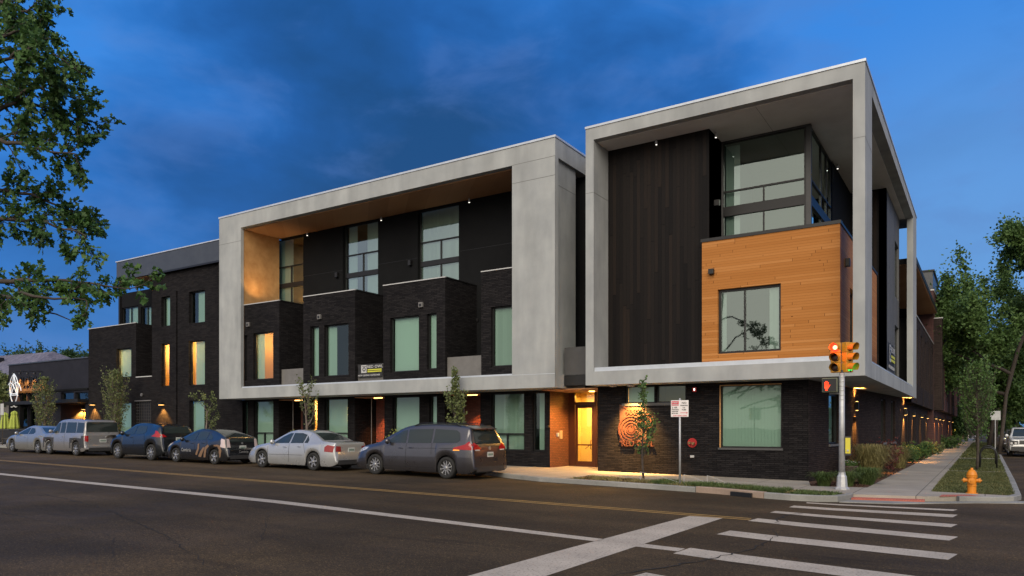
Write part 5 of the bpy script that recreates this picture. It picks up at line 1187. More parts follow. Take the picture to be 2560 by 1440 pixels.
def car(name, label, loc, rz, sc, B_, pm, side_glass, fy, ry, head, tail, spokes=8, group=None, hoods=None, clad=None, tailm=None, plate=None, lines=(), handles=(), mirror=None, tilt=0, rails=None, rear_extra=None, headon=False, cat='car', taily=None, bumpline=True, grille=True):
    root = empty(name, label, cat, loc, rz, group); root.scale = (sc, sc, sc); root.rotation_euler = (0, tilt, rz)
    body = B_.mesh().build('body', pm, root, smooth=True)
    box('underbody', M['clad'], body, .35, B_.L-.35, -B_.W*.33, B_.W*.33, .17, .5)
    for w_ in B_.wh:
        u = MB(); u.box(w_-B_.rw-.03, w_+B_.rw+.03, -B_.W*.40, B_.W*.40, .5, B_.rw*2+.03); u.build('wheel_well', M['black'], body)
    for w_ in B_.wh:
        for sg_ in (-1, 1): wheel(root, w_, sg_*(B_.W/2-.125), B_.rw, spokes, sgn=sg_)
    for p in side_glass:
        for sg_ in (-1, 1): B_.patch(p, 'side', .006, (sg_,)).build('side_window', M['cglass'], root, smooth=True)
    B_.patch(fy, 'front', .007).build('windscreen', M['cglass'], root, smooth=True)
    B_.patch(ry, 'rear', .007).build('rear_window', M['cglass'], root, smooth=True)
    for sg_ in (-1, 1):
        B_.patch(head[0], 'side', .007, (sg_,)).build('headlight', M['lens_clear'], root)
        if len(head) > 1:
            B_.patch([(sg_*a, b) for a, b in head[1]], 'front', .008).build('headlight', M['lens_on'] if headon == 'x' else M['lens_clear'], root)
        tm = tailm or M['lens_red']
        B_.patch(tail[0], 'side', .008, (sg_,)).build('tail_light', tm, root)
        if len(tail) > 1: B_.patch([(sg_*a, b) for a, b in tail[1]], 'rear', .009).build('tail_light', tm, root)
    if clad:
        for p in clad:
            for sg_ in (-1, 1): B_.patch(p, 'side', .009, (sg_,)).build('side_cladding', M['clad'], root)
    ln = MB()
    for (a, b, c, d) in lines:     # door shut lines
        for sg_ in (-1, 1):
            n = 8; vs = []
            for i in range(n+1):
                t = i/n; x, z = a+(c-a)*t, b+(d-b)*t; y = sg_*(B_.ys(x, z)+.0035); vs += [(x-.006, y, z), (x+.006, y, z)] if abs(c-a) < abs(d-b) else [(x, y, z-.005), (x, y, z+.005)]
            ln.add(vs, [(2*i, 2*i+1, 2*i+3, 2*i+2) for i in range(n)])
    if lines: ln.build('shut_lines', M['black'], body)
    for (x, z) in handles:
        for sg_ in (-1, 1):
            y = B_.ys(x, z)*sg_; h = MB(); h.tube([(x-.09, y, z), (x-.07, y+sg_*.03, z), (x+.07, y+sg_*.03, z), (x+.09, y, z)], .013, 6); h.build('door_handle', pm, root)
    if mirror:
        x, z = mirror
        for sg_ in (-1, 1):
            y = B_.ys(x, z)*sg_; h = MB(); h.tube([(x, y-sg_*.02, z-.02), (x-.01, y+sg_*.08, z)], .022, 6)
            h.lathe([(.02, -.06), (.085, -.04), (.10, 0), (.08, .05), (.03, .07)], (x, y+sg_*.15, z+.02), 12, 'x'); h.build('mirror', pm, root, smooth=True)
    if plate:
        z = plate; x = B_.frontx(.15, z, True); pl = MB(); pl.box(x+.006, x+.02, -.16, .16, z-.08, z+.08); o = pl.build('number_plate', M['plate'], root)
        q = MB()
        for i in range(6): q.box(x+.02, x+.024, -.13+i*.045, -.105+i*.045, z-.035, z+.035)
        q.build('plate_characters', mat('plate_ink', (.05, .12, .08), .6), o)
        x = min(B_.frontx(y_, .42) for y_ in (0, .2))
    g = B_.patch([(-.42, .30), (.42, .30), (.40, .46), (-.40, .46)], 'front', .006); g.build('grille', M['clad'], root)
    if bumpline:
        b_ = B_.patch([(-B_.W*.40, .24), (B_.W*.40, .24), (B_.W*.38, .40), (-B_.W*.38, .40)], 'rear', .006); b_.build('rear_bumper_trim', M['clad'], root)
    if rails:
        a, b = rails; h = MB()
        for sg_ in (-1, 1):
            P = []
            for i in range(9):
                x = a+(b-a)*i/8; R_ = B_.rows(x); P.append((x, sg_*R_[9][0], R_[9][1]+(.055 if 0 < i < 8 else .0)))
            h.tube(P, .016, 6)
        h.build('roof_rail', M['black'], root)
    if rear_extra: rear_extra(root, B_)
    return root
FY = 19.9
def place(px_f, x_front, B_, sc): return None
def street_loc(xf, B_, sc): xm = xf+B_.L*sc/2; return (xf, FY+B_.W*sc/2, zg(xf)+.0)
GRP = 'cars parked nose to tail along the front kerb'
TL = .013
# minivan : front wheel X -18.71, rear -15.45
def emblem(par, B_, z, r=.05):
    x = B_.frontx(0, z, True); m = MB(); m.lathe([(r, 0), (r, .012), (r*.7, .016)], (x+.006, 0, z), 14, 'x'); m.build('badge', M['rim'], par)
b1 = Body(5.08, 1.98, [(0,.50),(.03,.70),(.16,.84),(.45,.96),(.9,1.06),(1.15,1.13),(1.6,1.40),(2.05,1.61),(2.5,1.70),(3.2,1.74),(4.0,1.73),(4.55,1.68),(4.72,1.64),(4.80,1.52),(4.93,1.20),(5.01,1.04),(5.045,.80),(5.06,.66),(5.075,.62),(5.08,.42)],
          [(0,.45),(.1,.66),(.4,.86),(1.0,.99),(1.6,1.06),(3,1.09),(4.9,1.13),(5.02,1.02),(5.06,.62),(5.08,.40)], (.98, 4.01), .345, plan=(.7,.16,.35,.07), tumble=.19)
def van_extra(root, B_):
    x = 4.70; m = MB(); m.add([(4.58,-.68,1.69),(4.58,.68,1.69),(4.88,.62,1.60),(4.88,-.62,1.60),(4.58,-.68,1.66),(4.58,.68,1.66),(4.88,.62,1.575),(4.88,-.62,1.575)], [(0,1,2,3),(3,2,6,7),(7,6,5,4),(0,3,7,4),(1,5,6,2)]); m.build('spoiler', root.children[0].data.materials[0], root)
    emblem(root, B_, .98, .06)
    for sg_ in (-1, 1): B_.patch([(sg_*.80, .90), (sg_*.56, .90), (sg_*.56, .94), (sg_*.84, .94)], 'rear', .010).build('reversing_light', M['lens_clear'], root)
    for sg_ in (-1, 1): B_.patch([(4.30,.905),(4.55,.905),(4.55,.93),(4.33,.935)], 'side', .010, (sg_,)).build('indicator', M['amber'], root)
    B_.patch([(-.5,.80),(.5,.80),(.5,.805),(-.5,.805)], 'rear', .010).build('tailgate_line', M['black'], root)
sc = 3.26/3.03
car('minivan', 'dark grey minivan, last in the parked row, beside the entrance', street_loc(-18.71-.98*sc, b1, sc), 0, sc, b1, paintm('paint_dark_grey', (.080, .077, .085)),
    [[(1.42,1.07),(1.72,1.10),(2.32,1.10),(2.27,1.52),(2.10,1.50),(1.80,1.35)], [(2.40,1.10),(3.38,1.12),(3.36,1.57),(2.34,1.54)], [(3.46,1.125),(4.42,1.15),(4.52,1.22),(4.44,1.46),(4.30,1.54),(3.44,1.57)]],
    [(-.72,1.12),(.72,1.12),(.60,1.58),(-.60,1.58)], [(-.70,1.12),(.70,1.12),(.60,1.57),(-.60,1.57)],
    ([(.10,.70),(.60,.84),(.70,.93),(.45,.92),(.12,.80)], [(.55,.64),(.88,.64),(.86,.78),(.58,.76)]), ([(4.28,.94),(5.0,.93),(4.97,1.10),(4.86,1.20),(4.74,1.10),(4.34,1.0)], [(.50,.94),(.92,.94),(.90,1.12),(.78,1.16),(.56,1.03)]),
    spokes=10, group=GRP, plate=.78, lines=[(1.30,.35,1.26,1.05),(2.36,.30,2.36,1.10),(3.42,.75,3.42,1.12),(2.4,.93,4.3,.97),(1.42,.33,3.5,.33)], handles=[(2.14,.93),(2.58,.95)], mirror=(1.62,1.12), tilt=TL, rails=(2.5, 4.4), rear_extra=van_extra)
# silver sedan : wheels -24.96, -21.95
b2 = Body(4.83, 1.79, [(0,.48),(.03,.62),(.2,.72),(.6,.84),(1.1,.93),(1.32,.97),(1.75,1.20),(2.15,1.39),(2.6,1.46),(3.1,1.44),(3.5,1.34),(3.9,1.17),(4.15,1.07),(4.4,1.05),(4.72,1.02),(4.76,.96),(4.79,.70),(4.81,.62),(4.83,.45)],
          [(0,.42),(.1,.58),(.5,.74),(1.2,.88),(2.5,.93),(3.6,.96),(4.3,.97),(4.72,.94),(4.78,.62),(4.83,.40)], (.93, 3.73), .325, clear=.17, tumble=.26, plan=(.8,.17,.7,.13))
sc = 3.01/2.80
car('sedan', 'silver four door sedan parked directly ahead of the grey minivan', street_loc(-24.96-.93*sc, b2, sc), 0, sc, b2, paintm('paint_silver', (.40, .41, .42), .5),
    [[(1.55,.945),(2.42,.965),(2.46,1.33),(2.30,1.33),(1.95,1.20)], [(2.50,.965),(3.18,.98),(3.22,1.28),(2.95,1.34),(2.52,1.335)], [(3.24,.985),(3.42,.99),(3.42,1.10),(3.28,1.25)]],
    [(-.68,.98),(.68,.98),(.53,1.36),(-.53,1.36)], [(-.62,1.10),(.62,1.10),(.50,1.35),(-.50,1.35)],
    ([(.06,.60),(.55,.70),(.62,.78),(.30,.75),(.08,.68)], [(.50,.56),(.76,.56),(.74,.68),(.52,.66)]), ([(4.33,.70),(4.70,.68),(4.74,.90),(4.45,.94),(4.33,.86)], [(.52,.70),(.76,.70),(.72,.90),(.52,.88)]),
    spokes=6, group=GRP, plate=.76, lines=[(1.30,.30,1.30,.90),(2.47,.28,2.47,.96),(3.35,.62,3.22,.97),(1.3,.52,3.2,.54)], handles=[(2.25,.82),(3.02,.85)], mirror=(1.62,.97), tilt=TL, tailm=mat('tail_pinkish', (.22, .02, .022), .12, 0, .6))
# dark hatchback with painted graphics : wheels -30.87,-28.09
b3 = Body(4.45, 1.73, [(0,.48),(.03,.66),(.2,.78),(.7,.93),(1.0,1.00),(1.5,1.24),(2.0,1.43),(2.4,1.49),(2.9,1.46),(3.5,1.35),(4.0,1.21),(4.22,1.13),(4.28,1.08),(4.33,.84),(4.37,.70),(4.42,.64),(4.45,.42)],
          [(0,.42),(.1,.62),(.5,.80),(1.2,.92),(2.5,.97),(3.6,1.02),(4.25,1.06),(4.33,.82),(4.40,.62),(4.45,.40)], (.88, 3.58), .315, clear=.16, tumble=.25, plan=(.8,.18,.5,.10))
sc = 2.78/2.70
def hatch_extra(root, B_):
    w = M['cop']; tan = mat('wrap_tan', (.17, .10, .055), .5); red = mat('wrap_red', (.26, .012, .014), .35)
    pl = Plane((0, 0), (1, 0))
    class SP:      # letters laid on the flank
        @staticmethod
        def P(u, v, ww=0): return (u, -(B_.ys(max(0, min(B_.L, u)), v)+.010), v)
    class RP:
        @staticmethod
        def P(u, v, ww=0): return (B_.frontx(min(.8, abs(u)), v, True)+.010, u, v)
    text('side_lettering', 'Cambria', .20, SP, 1.35, .50, 0, w, root, 0.0001, sx=.95, bold=.004); text('rear_lettering', 'Cambria', .13, RP, -.25, .50, 0, w, root, 0.0001, bold=.002)
    def pt(poly, m, nm, md='side', off=.009):
        for q_ in ((-1, 1) if md == 'side' else (1,)): B_.patch(poly, md, off, (q_,)).build(nm, m, root)
    for P in ([(2.55,.30),(2.75,.28),(2.95,.60),(3.02,.70),(2.88,.71),(2.70,.52)], [(2.92,.28),(3.05,.28),(3.12,.62),(3.30,.76),(3.22,.84),(3.05,.74),(2.98,.60)], [(2.35,.38),(2.48,.36),(2.62,.66),(2.60,.86),(2.50,.84),(2.50,.66)], [(3.92,.30),(4.06,.32),(4.12,.60),(4.02,.80),(3.86,.84),(3.6,.82),(3.62,.76),(3.85,.76),(3.97,.62)]):
        pt(P, tan, 'graphic', off=.011)
    B_.patch([(-.60,.93),(.60,.93),(.58,1.06),(-.58,1.06)], 'rear', .008).build('lower_rear_window', M['cglass'], root); emblem(root, B_, .895, .045)
car('hatchback', 'black hatchback with white lettering on the door and tan graphics round the rear wheel', street_loc(-30.87-.88*sc, b3, sc), 0, sc, b3, paintm('paint_black_blue', (.010, .011, .014), .3),
    [[(1.40,.985),(2.22,1.0),(2.28,1.36),(2.05,1.34),(1.75,1.22)], [(2.32,1.0),(2.98,1.02),(3.02,1.33),(2.75,1.37),(2.34,1.37)], [(3.08,1.03),(3.42,1.05),(3.36,1.16),(3.12,1.29)]],
    [(-.66,1.0),(.66,1.0),(.52,1.40),(-.52,1.40)], [(-.56,1.16),(.56,1.16),(.50,1.42),(-.50,1.42)],
    ([(.05,.58),(.60,.76),(.72,.86),(.35,.80),(.08,.70)], [(.48,.58),(.74,.60),(.70,.72),(.50,.68)]), ([(4.02,.74),(4.32,.70),(4.25,1.05),(4.02,1.10),(4.06,.9)], [(.60,.72),(.78,.72),(.74,1.08),(.62,1.08)]),
    spokes=5, group=GRP, plate=.72, lines=[(1.22,.30,1.22,.94),(2.28,.28,2.28,1.0),(3.15,.60,3.05,1.02)], handles=[(2.08,.86),(2.85,.88)], mirror=(1.5,1.0), tilt=TL, tailm=mat('tail_clear', (.55, .45, .44), .15, .2, .7), rear_extra=hatch_extra)
# small dark blue crossover : wheels -35.62,-32.72
b4 = Body(4.13, 1.77, [(0,.55),(.03,.78),(.15,.92),(.5,1.02),(.95,1.08),(1.35,1.30),(1.75,1.50),(2.2,1.57),(2.8,1.56),(3.4,1.50),(3.72,1.44),(3.82,1.34),(3.98,1.08),(4.05,.94),(4.08,.72),(4.13,.45)],
          [(0,.5),(.1,.74),(.5,.92),(1.0,1.0),(2.0,1.04),(3.0,1.10),(3.7,1.16),(4.0,1.02),(4.08,.66),(4.13,.42)], (.82, 3.35), .34, clear=.21, tumble=.24, plan=(.6,.17,.5,.13), arch=.07)
sc = 2.90/2.53
car('crossover', 'small rounded dark blue crossover with boomerang tail light', street_loc(-35.62-.82*sc, b4, sc*.97), 0, sc*.97, b4, paintm('paint_dark_blue', (.006, .009, .013), .3),
    [[(1.22,1.06),(2.05,1.08),(2.08,1.45),(1.80,1.43),(1.50,1.28)], [(2.14,1.08),(2.75,1.11),(2.90,1.20),(2.78,1.44),(2.14,1.46)]],
    [(-.66,1.08),(.66,1.08),(.54,1.46),(-.54,1.46)], [(-.62,1.14),(.62,1.14),(.54,1.42),(-.54,1.42)],
    ([(.10,.88),(.50,.98),(.80,1.04),(.55,1.03),(.15,.96)], [(.50,.70),(.72,.70),(.72,.84),(.52,.84)]), ([(3.45,1.02),(3.95,.98),(3.98,1.06),(3.74,1.24),(3.58,1.26),(3.66,1.12)], [(.55,1.0),(.84,.98),(.80,1.10),(.66,1.10)]),
    spokes=8, group=GRP, plate=.90, lines=[(1.12,.35,1.08,1.0),(2.10,.30,2.10,1.08),(2.95,.65,2.85,1.1)], handles=[(1.92,.95)], mirror=(1.35,1.10), tilt=TL)
# boxy silver and dark wagon : wheels -42.28,-39.53
b5 = Body(4.30, 1.82, [(0,.55),(.03,.82),(.12,.94),(.5,1.02),(.92,1.08),(1.25,1.36),(1.55,1.64),(1.9,1.75),(2.6,1.79),(3.4,1.78),(4.02,1.74),(4.12,1.66),(4.20,1.10),(4.23,1.02),(4.25,.62),(4.30,.45)],
          [(0,.5),(.08,.78),(.5,.96),(1.0,1.03),(4.1,1.08),(4.2,1.0),(4.26,.6),(4.30,.42)], (.85, 3.43), .345, clear=.22, tumble=.10, plan=(.45,.12,.25,.05), arch=.06)
sc = 2.75/2.58
def boxy_clad(b): 
    out = []
    for w_ in b.wh:
        r = b.rw+b.arch; P = [(w_-.52, .36), (w_-r-.0, .36)]
        for i in range(0, 13): a = math.pi-math.pi*i/12; P.append((w_+(r+.004)*math.cos(a), .345+(r+.004)*max(0, math.sin(a))))
        P += [(w_+r, .36), (w_+.52, .36), (w_+.52, .86), (w_-.52, .86)]; out.append(P)
    out.append([(.02,.72),(.33,.72),(.33,.80),(.02,.80)]); out.append([(3.96,.40),(4.22,.40),(4.18,.98),(3.96,.98)]) 
    return out
car('boxy_wagon', 'boxy silver wagon with dark grey wheel arch panels and black windows', street_loc(-42.28-.85*sc, b5, sc), 0, sc, b5, paintm('paint_grey_silver', (.24, .235, .24), .4),
    [[(1.12,1.08),(1.82,1.09),(1.84,1.60),(1.62,1.58),(1.38,1.38)], [(1.92,1.09),(2.36,1.10),(2.36,1.61),(1.94,1.61)], [(2.46,1.10),(3.38,1.11),(3.34,1.62),(2.46,1.62)]],
    [(-.76,1.10),(.76,1.10),(.72,1.66),(-.72,1.66)], [(-.76,1.16),(.76,1.16),(.74,1.64),(-.74,1.64)],
    ([(.04,.80),(.30,.84),(.30,.96),(.06,.92)], [(.55,.72),(.82,.72),(.80,.88),(.56,.88)]), ([(3.97,.70),(4.20,.70),(4.17,.96),(3.97,.96)], [(.70,.70),(.88,.70),(.86,.98),(.70,.98)]),
    spokes=7, group=GRP, plate=.74, lines=[(1.12,.36,1.08,1.05),(2.40,.36,2.40,1.09)], handles=[(2.26,.92)], mirror=(1.25,1.14), tilt=TL, clad=boxy_clad(b5)[:2]+[boxy_clad(b5)[3]], rear_extra=lambda r, B_: [B_.patch([(3.44,1.12),(4.08,1.12),(4.02,1.60),(3.46,1.62)], 'side', .007, (q_,)).build('side_window', M['cglass'], r) for q_ in (-1, 1)])
# silver coupe at the head of the row : wheels -46.42,-43.49
b6 = Body(4.75, 1.80, [(0,.48),(.03,.62),(.2,.72),(.7,.85),(1.2,.94),(1.75,1.18),(2.2,1.36),(2.6,1.42),(3.0,1.40),(3.4,1.30),(3.85,1.12),(4.1,1.05),(4.6,1.0),(4.66,.92),(4.70,.66),(4.75,.45)],
          [(0,.42),(.1,.58),(.5,.74),(1.2,.88),(2.5,.93),(3.6,.96),(4.5,.94),(4.68,.62),(4.75,.40)], (.95, 3.69), .32, clear=.17, tumble=.25, plan=(.8,.17,.7,.13))
sc = 2.93/2.74
car('coupe', 'beige silver two door coupe at the front of the parked row, farthest left', street_loc(-46.42-.95*sc, b6, sc), 0, sc, b6, paintm('paint_beige_silver', (.27, .27, .26), .5),
    [[(1.50,.95),(2.55,.97),(2.58,1.29),(2.30,1.29),(1.95,1.17)], [(2.64,.97),(3.15,.99),(3.25,1.08),(3.0,1.27),(2.66,1.29)]],
    [(-.68,.97),(.68,.97),(.53,1.32),(-.53,1.32)], [(-.62,1.06),(.62,1.06),(.50,1.32),(-.50,1.32)],
    ([(.06,.60),(.55,.70),(.62,.78),(.30,.75),(.08,.68)], [(.50,.56),(.76,.56),(.74,.68),(.52,.66)]), ([(4.25,.72),(4.6,.70),(4.62,.86),(4.35,.88)], [(.52,.70),(.76,.70),(.72,.86),(.52,.84)]),
    spokes=6, group=GRP, plate=.76, lines=[(1.30,.30,1.30,.90),(2.70,.30,2.62,.97)], handles=[(2.42,.82)], mirror=(1.62,.98), tilt=TL)
# side street: parked facing the camera along the right side of the lawn
SGC = 'cars parked along the side street kerb, facing the camera'
b7 = Body(5.2, 1.88, [(0,.60),(.03,.86),(.10,1.0),(.5,1.06),(1.25,1.13),(1.6,1.42),(1.9,1.64),(2.3,1.70),(3.3,1.68),(3.6,1.60),(3.72,1.16),(5.1,1.14),(5.15,.7),(5.2,.5)],
          [(0,.52),(.08,.80),(.5,.98),(1.2,1.05),(3.6,1.10),(5.1,1.10),(5.16,.6),(5.2,.48)], (.92, 3.95), .37, clear=.28, tumble=.14, plan=(.4,.10,.3,.06), arch=.07)
def truck_extra(root, B_):
    for sg_ in (-1, 1):
        for i, yy in enumerate((.58, .78)):
            x = B_.frontx(yy, .80)-.02; m = MB(); m.lathe([(.065, 0), (.07, .02)], (x-.02, sg_*yy, .78), 12, 'x'); m.build('headlight', M['lens_clear'], root)
    B_.patch([(-.86,.70),(-.46,.70),(-.46,.92),(-.86,.92)], 'front', .010).build('lamp_panel', M['black'], root); B_.patch([(.86,.70),(.46,.70),(.46,.92),(.86,.92)], 'front', .010).build('lamp_panel', M['black'], root)
    B_.patch([(-.42,.72),(.42,.72),(.42,.94),(-.42,.94)], 'front', .010).build('upper_grille', M['black'], root); B_.patch([(-.9,.62),(.9,.62),(.9,.68),(-.9,.68)], 'front', .012).build('bumper_bar', M['rim'], root)
    x = B_.frontx(0, .82); m = MB(); m.box(x-.03, x-.01, -.13, .13, .80, .86); m.build('badge', mat('badge_red', (.35, .02, .02), .4), root); m = MB(); x = B_.frontx(0, .5); m.box(x-.03, x-.01, -.16, .16, .42, .54); m.build('number_plate', M['plate'], root)
    B_.patch([(-.9,.34),(.9,.34),(.9,.58),(-.9,.58)], 'front', .011).build('lower_bumper', M['clad'], root)
white = paintm('paint_white', (.50, .51, .52), .1)
def side_car(name, label, x, y, B_, sc, pm, sg_, fy, ry, head, tail, **k):
    return car(name, label, (x+B_.W*sc/2, y, 0), R(90), sc, B_, pm, sg_, fy, ry, head, tail, group=SGC, **k)
side_car('pickup_truck', 'white pickup truck facing the camera at the right edge, nearest on the side street', 1.30, 59.5, b7, 1.17, white, [[(1.55,1.12),(2.4,1.13),(2.4,1.56),(1.95,1.55)], [(2.48,1.13),(3.3,1.13),(3.25,1.56),(2.48,1.57)]],
    [(-.72,1.16),(.72,1.16),(.62,1.60),(-.62,1.60)], [(-.62,1.22),(.62,1.22),(.6,1.5),(-.6,1.5)], ([(.05,.72),(.3,.74),(.3,.9),(.06,.9)],), ([(4.95,.8),(5.1,.8),(5.08,1.05),(4.95,1.05)],), spokes=6, mirror=(1.62,1.18), rear_extra=truck_extra)
sd_args = ([[(1.55,.945),(2.42,.965),(2.46,1.33),(2.30,1.33),(1.95,1.20)], [(2.50,.965),(3.18,.98),(3.22,1.28),(2.95,1.34),(2.52,1.335)]], [(-.68,.98),(.68,.98),(.53,1.36),(-.53,1.36)], [(-.62,1.10),(.62,1.10),(.50,1.35),(-.50,1.35)], ([(.06,.60),(.55,.70),(.62,.78),(.30,.75),(.08,.68)], [(.50,.56),(.76,.56),(.74,.68),(.52,.66)]), ([(4.33,.70),(4.70,.68),(4.74,.90),(4.45,.94),(4.33,.86)],))
vn_args = ([[(1.42,1.07),(1.72,1.10),(2.32,1.10),(2.27,1.52),(2.10,1.50),(1.80,1.35)], [(2.40,1.10),(3.38,1.12),(3.36,1.57),(2.34,1.54)]], [(-.72,1.12),(.72,1.12),(.60,1.58),(-.60,1.58)], [(-.70,1.12),(.70,1.12),(.60,1.57),(-.60,1.57)], ([(.10,.70),(.60,.84),(.70,.93),(.45,.92),(.12,.80)], [(.55,.64),(.88,.64),(.86,.78),(.58,.76)]), ([(4.28,.94),(5.0,.93),(4.97,1.10),(4.86,1.20),(4.74,1.10)],))
sc1 = side_car('sedan', 'silver sedan directly behind the white pickup truck', 1.35, 69.5, b2, 1.08, paintm('paint_side_silver', (.42, .43, .44), .4), *sd_args, spokes=6, mirror=(1.62,.97))
side_car('minivan', 'grey minivan, third vehicle back on the side street', 1.35, 79, b1, 1.08, paintm('paint_side_grey', (.2, .2, .22), .4), *vn_args, spokes=8, mirror=(1.62,1.12))
def copy_tree(o, parent=None):
    c = o.copy(); COL.objects.link(c); c.parent = parent
    for ch in o.children: copy_tree(ch, c)
    return c
for x, y, lb in ((1.38, 88, 'silver sedan fourth back on the side street, behind the grey minivan'), (1.4, 97, 'silver sedan fifth back on the side street, half hidden by the curb tree')):
    c = copy_tree(sc1); c.location = (x+b2.W*.54, y, 0); c['label'] = lb
c = car('distant_car', 'distant dark car with lit red tail light driving away up the side street', (7.2, 100, 0), R(-90), 1.08, b2, paintm('paint_far', (.08, .08, .09), .3), *sd_args[:4], ([(4.33,.70),(4.70,.68),(4.74,.90),(4.45,.94),(4.33,.86)], [(.52,.70),(.76,.70),(.72,.90),(.52,.88)]), spokes=6, tailm=M['lens_on'])
# ================================================================ street furniture
def bez(mb, P, r, n=10, k=6):
    pts = []
    for i in range(n+1):
        t = i/n; q = [Vector(p) for p in P]
        while len(q) > 1: q = [a.lerp(b, t) for a, b in zip(q, q[1:])]
        pts.append(q[0])
    mb.tube(pts, r, k)
YEL = noisy('signal_yellow', (.40, .19, .015), (.48, .23, .02), 6, .45, .05)
def signal():
    x, y = -3.43, 22.74; t = empty('traffic_signal', 'pole with two yellow traffic light heads and a lit red hand on the corner', 'traffic light', gz(x, y, .12))
    mb = MB(); mb.lathe([(.20, 0), (.20, .05), (.15, .09), (.13, .38), (.095, .44), (.095, .50)], (0, 0, 0), 8); mb.build('base', M['steel'], t)
    mb = MB(); mb.lathe([(.085, .48), (.072, 3.32)], (0, 0, 0), 16); mb.build('pole', M['steel'], t, smooth=True)
    mb = MB(); mb.tube([(-.18, -.02, 3.38), (.24, .04, 3.38)], .03, 8); mb.tube([(0, 0, 3.28), (0, 0, 3.40)], .05, 8)
    mb.build('bracket', M['clad'], t)
    for i in range(6): mb = MB(); mb.lathe([(.078, 2.55+i*.13), (.080, 2.56+i*.13), (.080, 2.575+i*.13), (.078, 2.585+i*.13)], (0, 0, 0), 12); mb.build('band', M['steel'], t)
    off = mat('lens_off_red', (.10, .012, .008), .3); offg = mat('lens_off_dark', (.03, .012, .008), .3)
    for (cx_, cy_, rot, on) in ((-.16, -.04, R(-6), 0), (.19, .04, R(58), 2)):
        h = bpy.data.objects.new('signal_head', None); hb = MB()
        for i in range(3):
            z = 4.17-.285*i-.12; hb.box(-.135, .135, -.02, .15, z-.14, z+.14)
        h = hb.build('signal_head', YEL, t, bevel=.012); h.location = (cx_, cy_, 0); h.rotation_euler = (0, 0, rot)
        for i in range(3):
            z = 4.17-.285*i-.12; v = MB(); n = 14; ps = []
            for k in range(n+1):
                a = R(-35)+R(250)*k/n; ps.append((.124*math.cos(a), z+.124*math.sin(a)))
            vs = []
            for (a, b) in ps: dz = (b-z)/.108; d_ = .20+.04*dz; vs += [(a, -.02, b), (a, -.02-d_, b-.012)]
            vs2 = [(q[0]*.95, q[1], (q[2]-z)*.95+z) for q in vs]
            v.add(vs, [(2*k, 2*k+1, 2*k+3, 2*k+2) for k in range(n)]); v.add(vs2, [(2*k, 2*k+2, 2*k+3, 2*k+1) for k in range(n)]); v.build('visor', YEL, h)
            l = MB(); l.lathe([(.118, 0), (.095, -.018), (.04, -.03)], (0, -.02, z), 18, 'y')
            m = [off, offg, offg][i]
            if on == i: m = mat('lens_lit_red', (.05, .0, .0), .6, emit=(1.0, .035, .015) if on == 0 else (.01, 1, .12), es=2.6 if on == 0 else 1.6)
            lo = l.build('lens', m, h)
            if on == i and on == 0:
                c = MB(); c.lathe([(.060, 0), (.03, -.012)], (0, -.052, z), 14, 'y'); c.build('lens_core', mat('lens_core', (.05, .0, .0), .6, emit=(1, .42, .16), es=5), lo)
                ld = bpy.data.lights.new('signal_glow', 'POINT'); ld.energy = 14; ld.color = (1, .05, .03); ld.shadow_soft_size = .05; q = bpy.data.objects.new('signal_glow', ld); COL.objects.link(q); q.parent = lo; q.location = (0, -.34, z)
    # walk signal
    mb = MB(); mb.box(-.50, -.10, -.18, .06, 2.78, 3.18); w = mb.build('walk_signal', mat('olive_box', (.12, .13, .08), .5), t, bevel=.012)
    mb = MB(); mb.box(-.485, -.115, -.19, -.181, 2.80, 3.16); f = mb.build('walk_screen', M['black'], w)
    hand = mat('hand_lit', (.1, .01, .0), emit=(1, .06, .015), es=1.7); hb = MB(); hx, hz = -.375, 2.97
    def bar(x0, z0, x1, z1, r): hb.tube([(x0, -.195, z0), (x1, -.195, z1)], r, 6)
    hb.lathe([(.062, 0), (.06, -.012)], (hx, -.185, hz-.05), 12, 'y')
    for dx, l_ in ((-.042, .105), (-.014, .135), (.014, .13), (.042, .10)): bar(hx+dx, hz-.03, hx+dx*1.15, hz+l_-.01, .0125)
    bar(hx+.05, hz-.06, hx+.095, hz+.02, .013); bar(hx-.03, hz-.13, hx+.03, hz-.13, .02); hb.build('hand_symbol', hand, f)
    mb = MB(); mb.tube([(-.12, -.05, 2.74), (0, 0, 2.70)], .025, 8); mb.box(-.32, -.1, -.1, -.02, 2.72, 2.78); mb.build('arm', M['clad'], t)
    mb = MB(); mb.box(.08, .24, -.05, .03, .98, 1.52); p = mb.build('push_button', M['clad'], t, bevel=.008); mb = MB(); mb.box(.10, .23, -.062, -.052, 1.04, 1.48); q = mb.build('instruction_plate', mat('plate_yellow', (.55, .48, .04), .5), p)
    mb = MB(); mb.lathe([(.03, 0), (.025, -.02)], (.165, -.062, 1.12), 10, 'y'); mb.build('button', M['steel'], q)
signal()
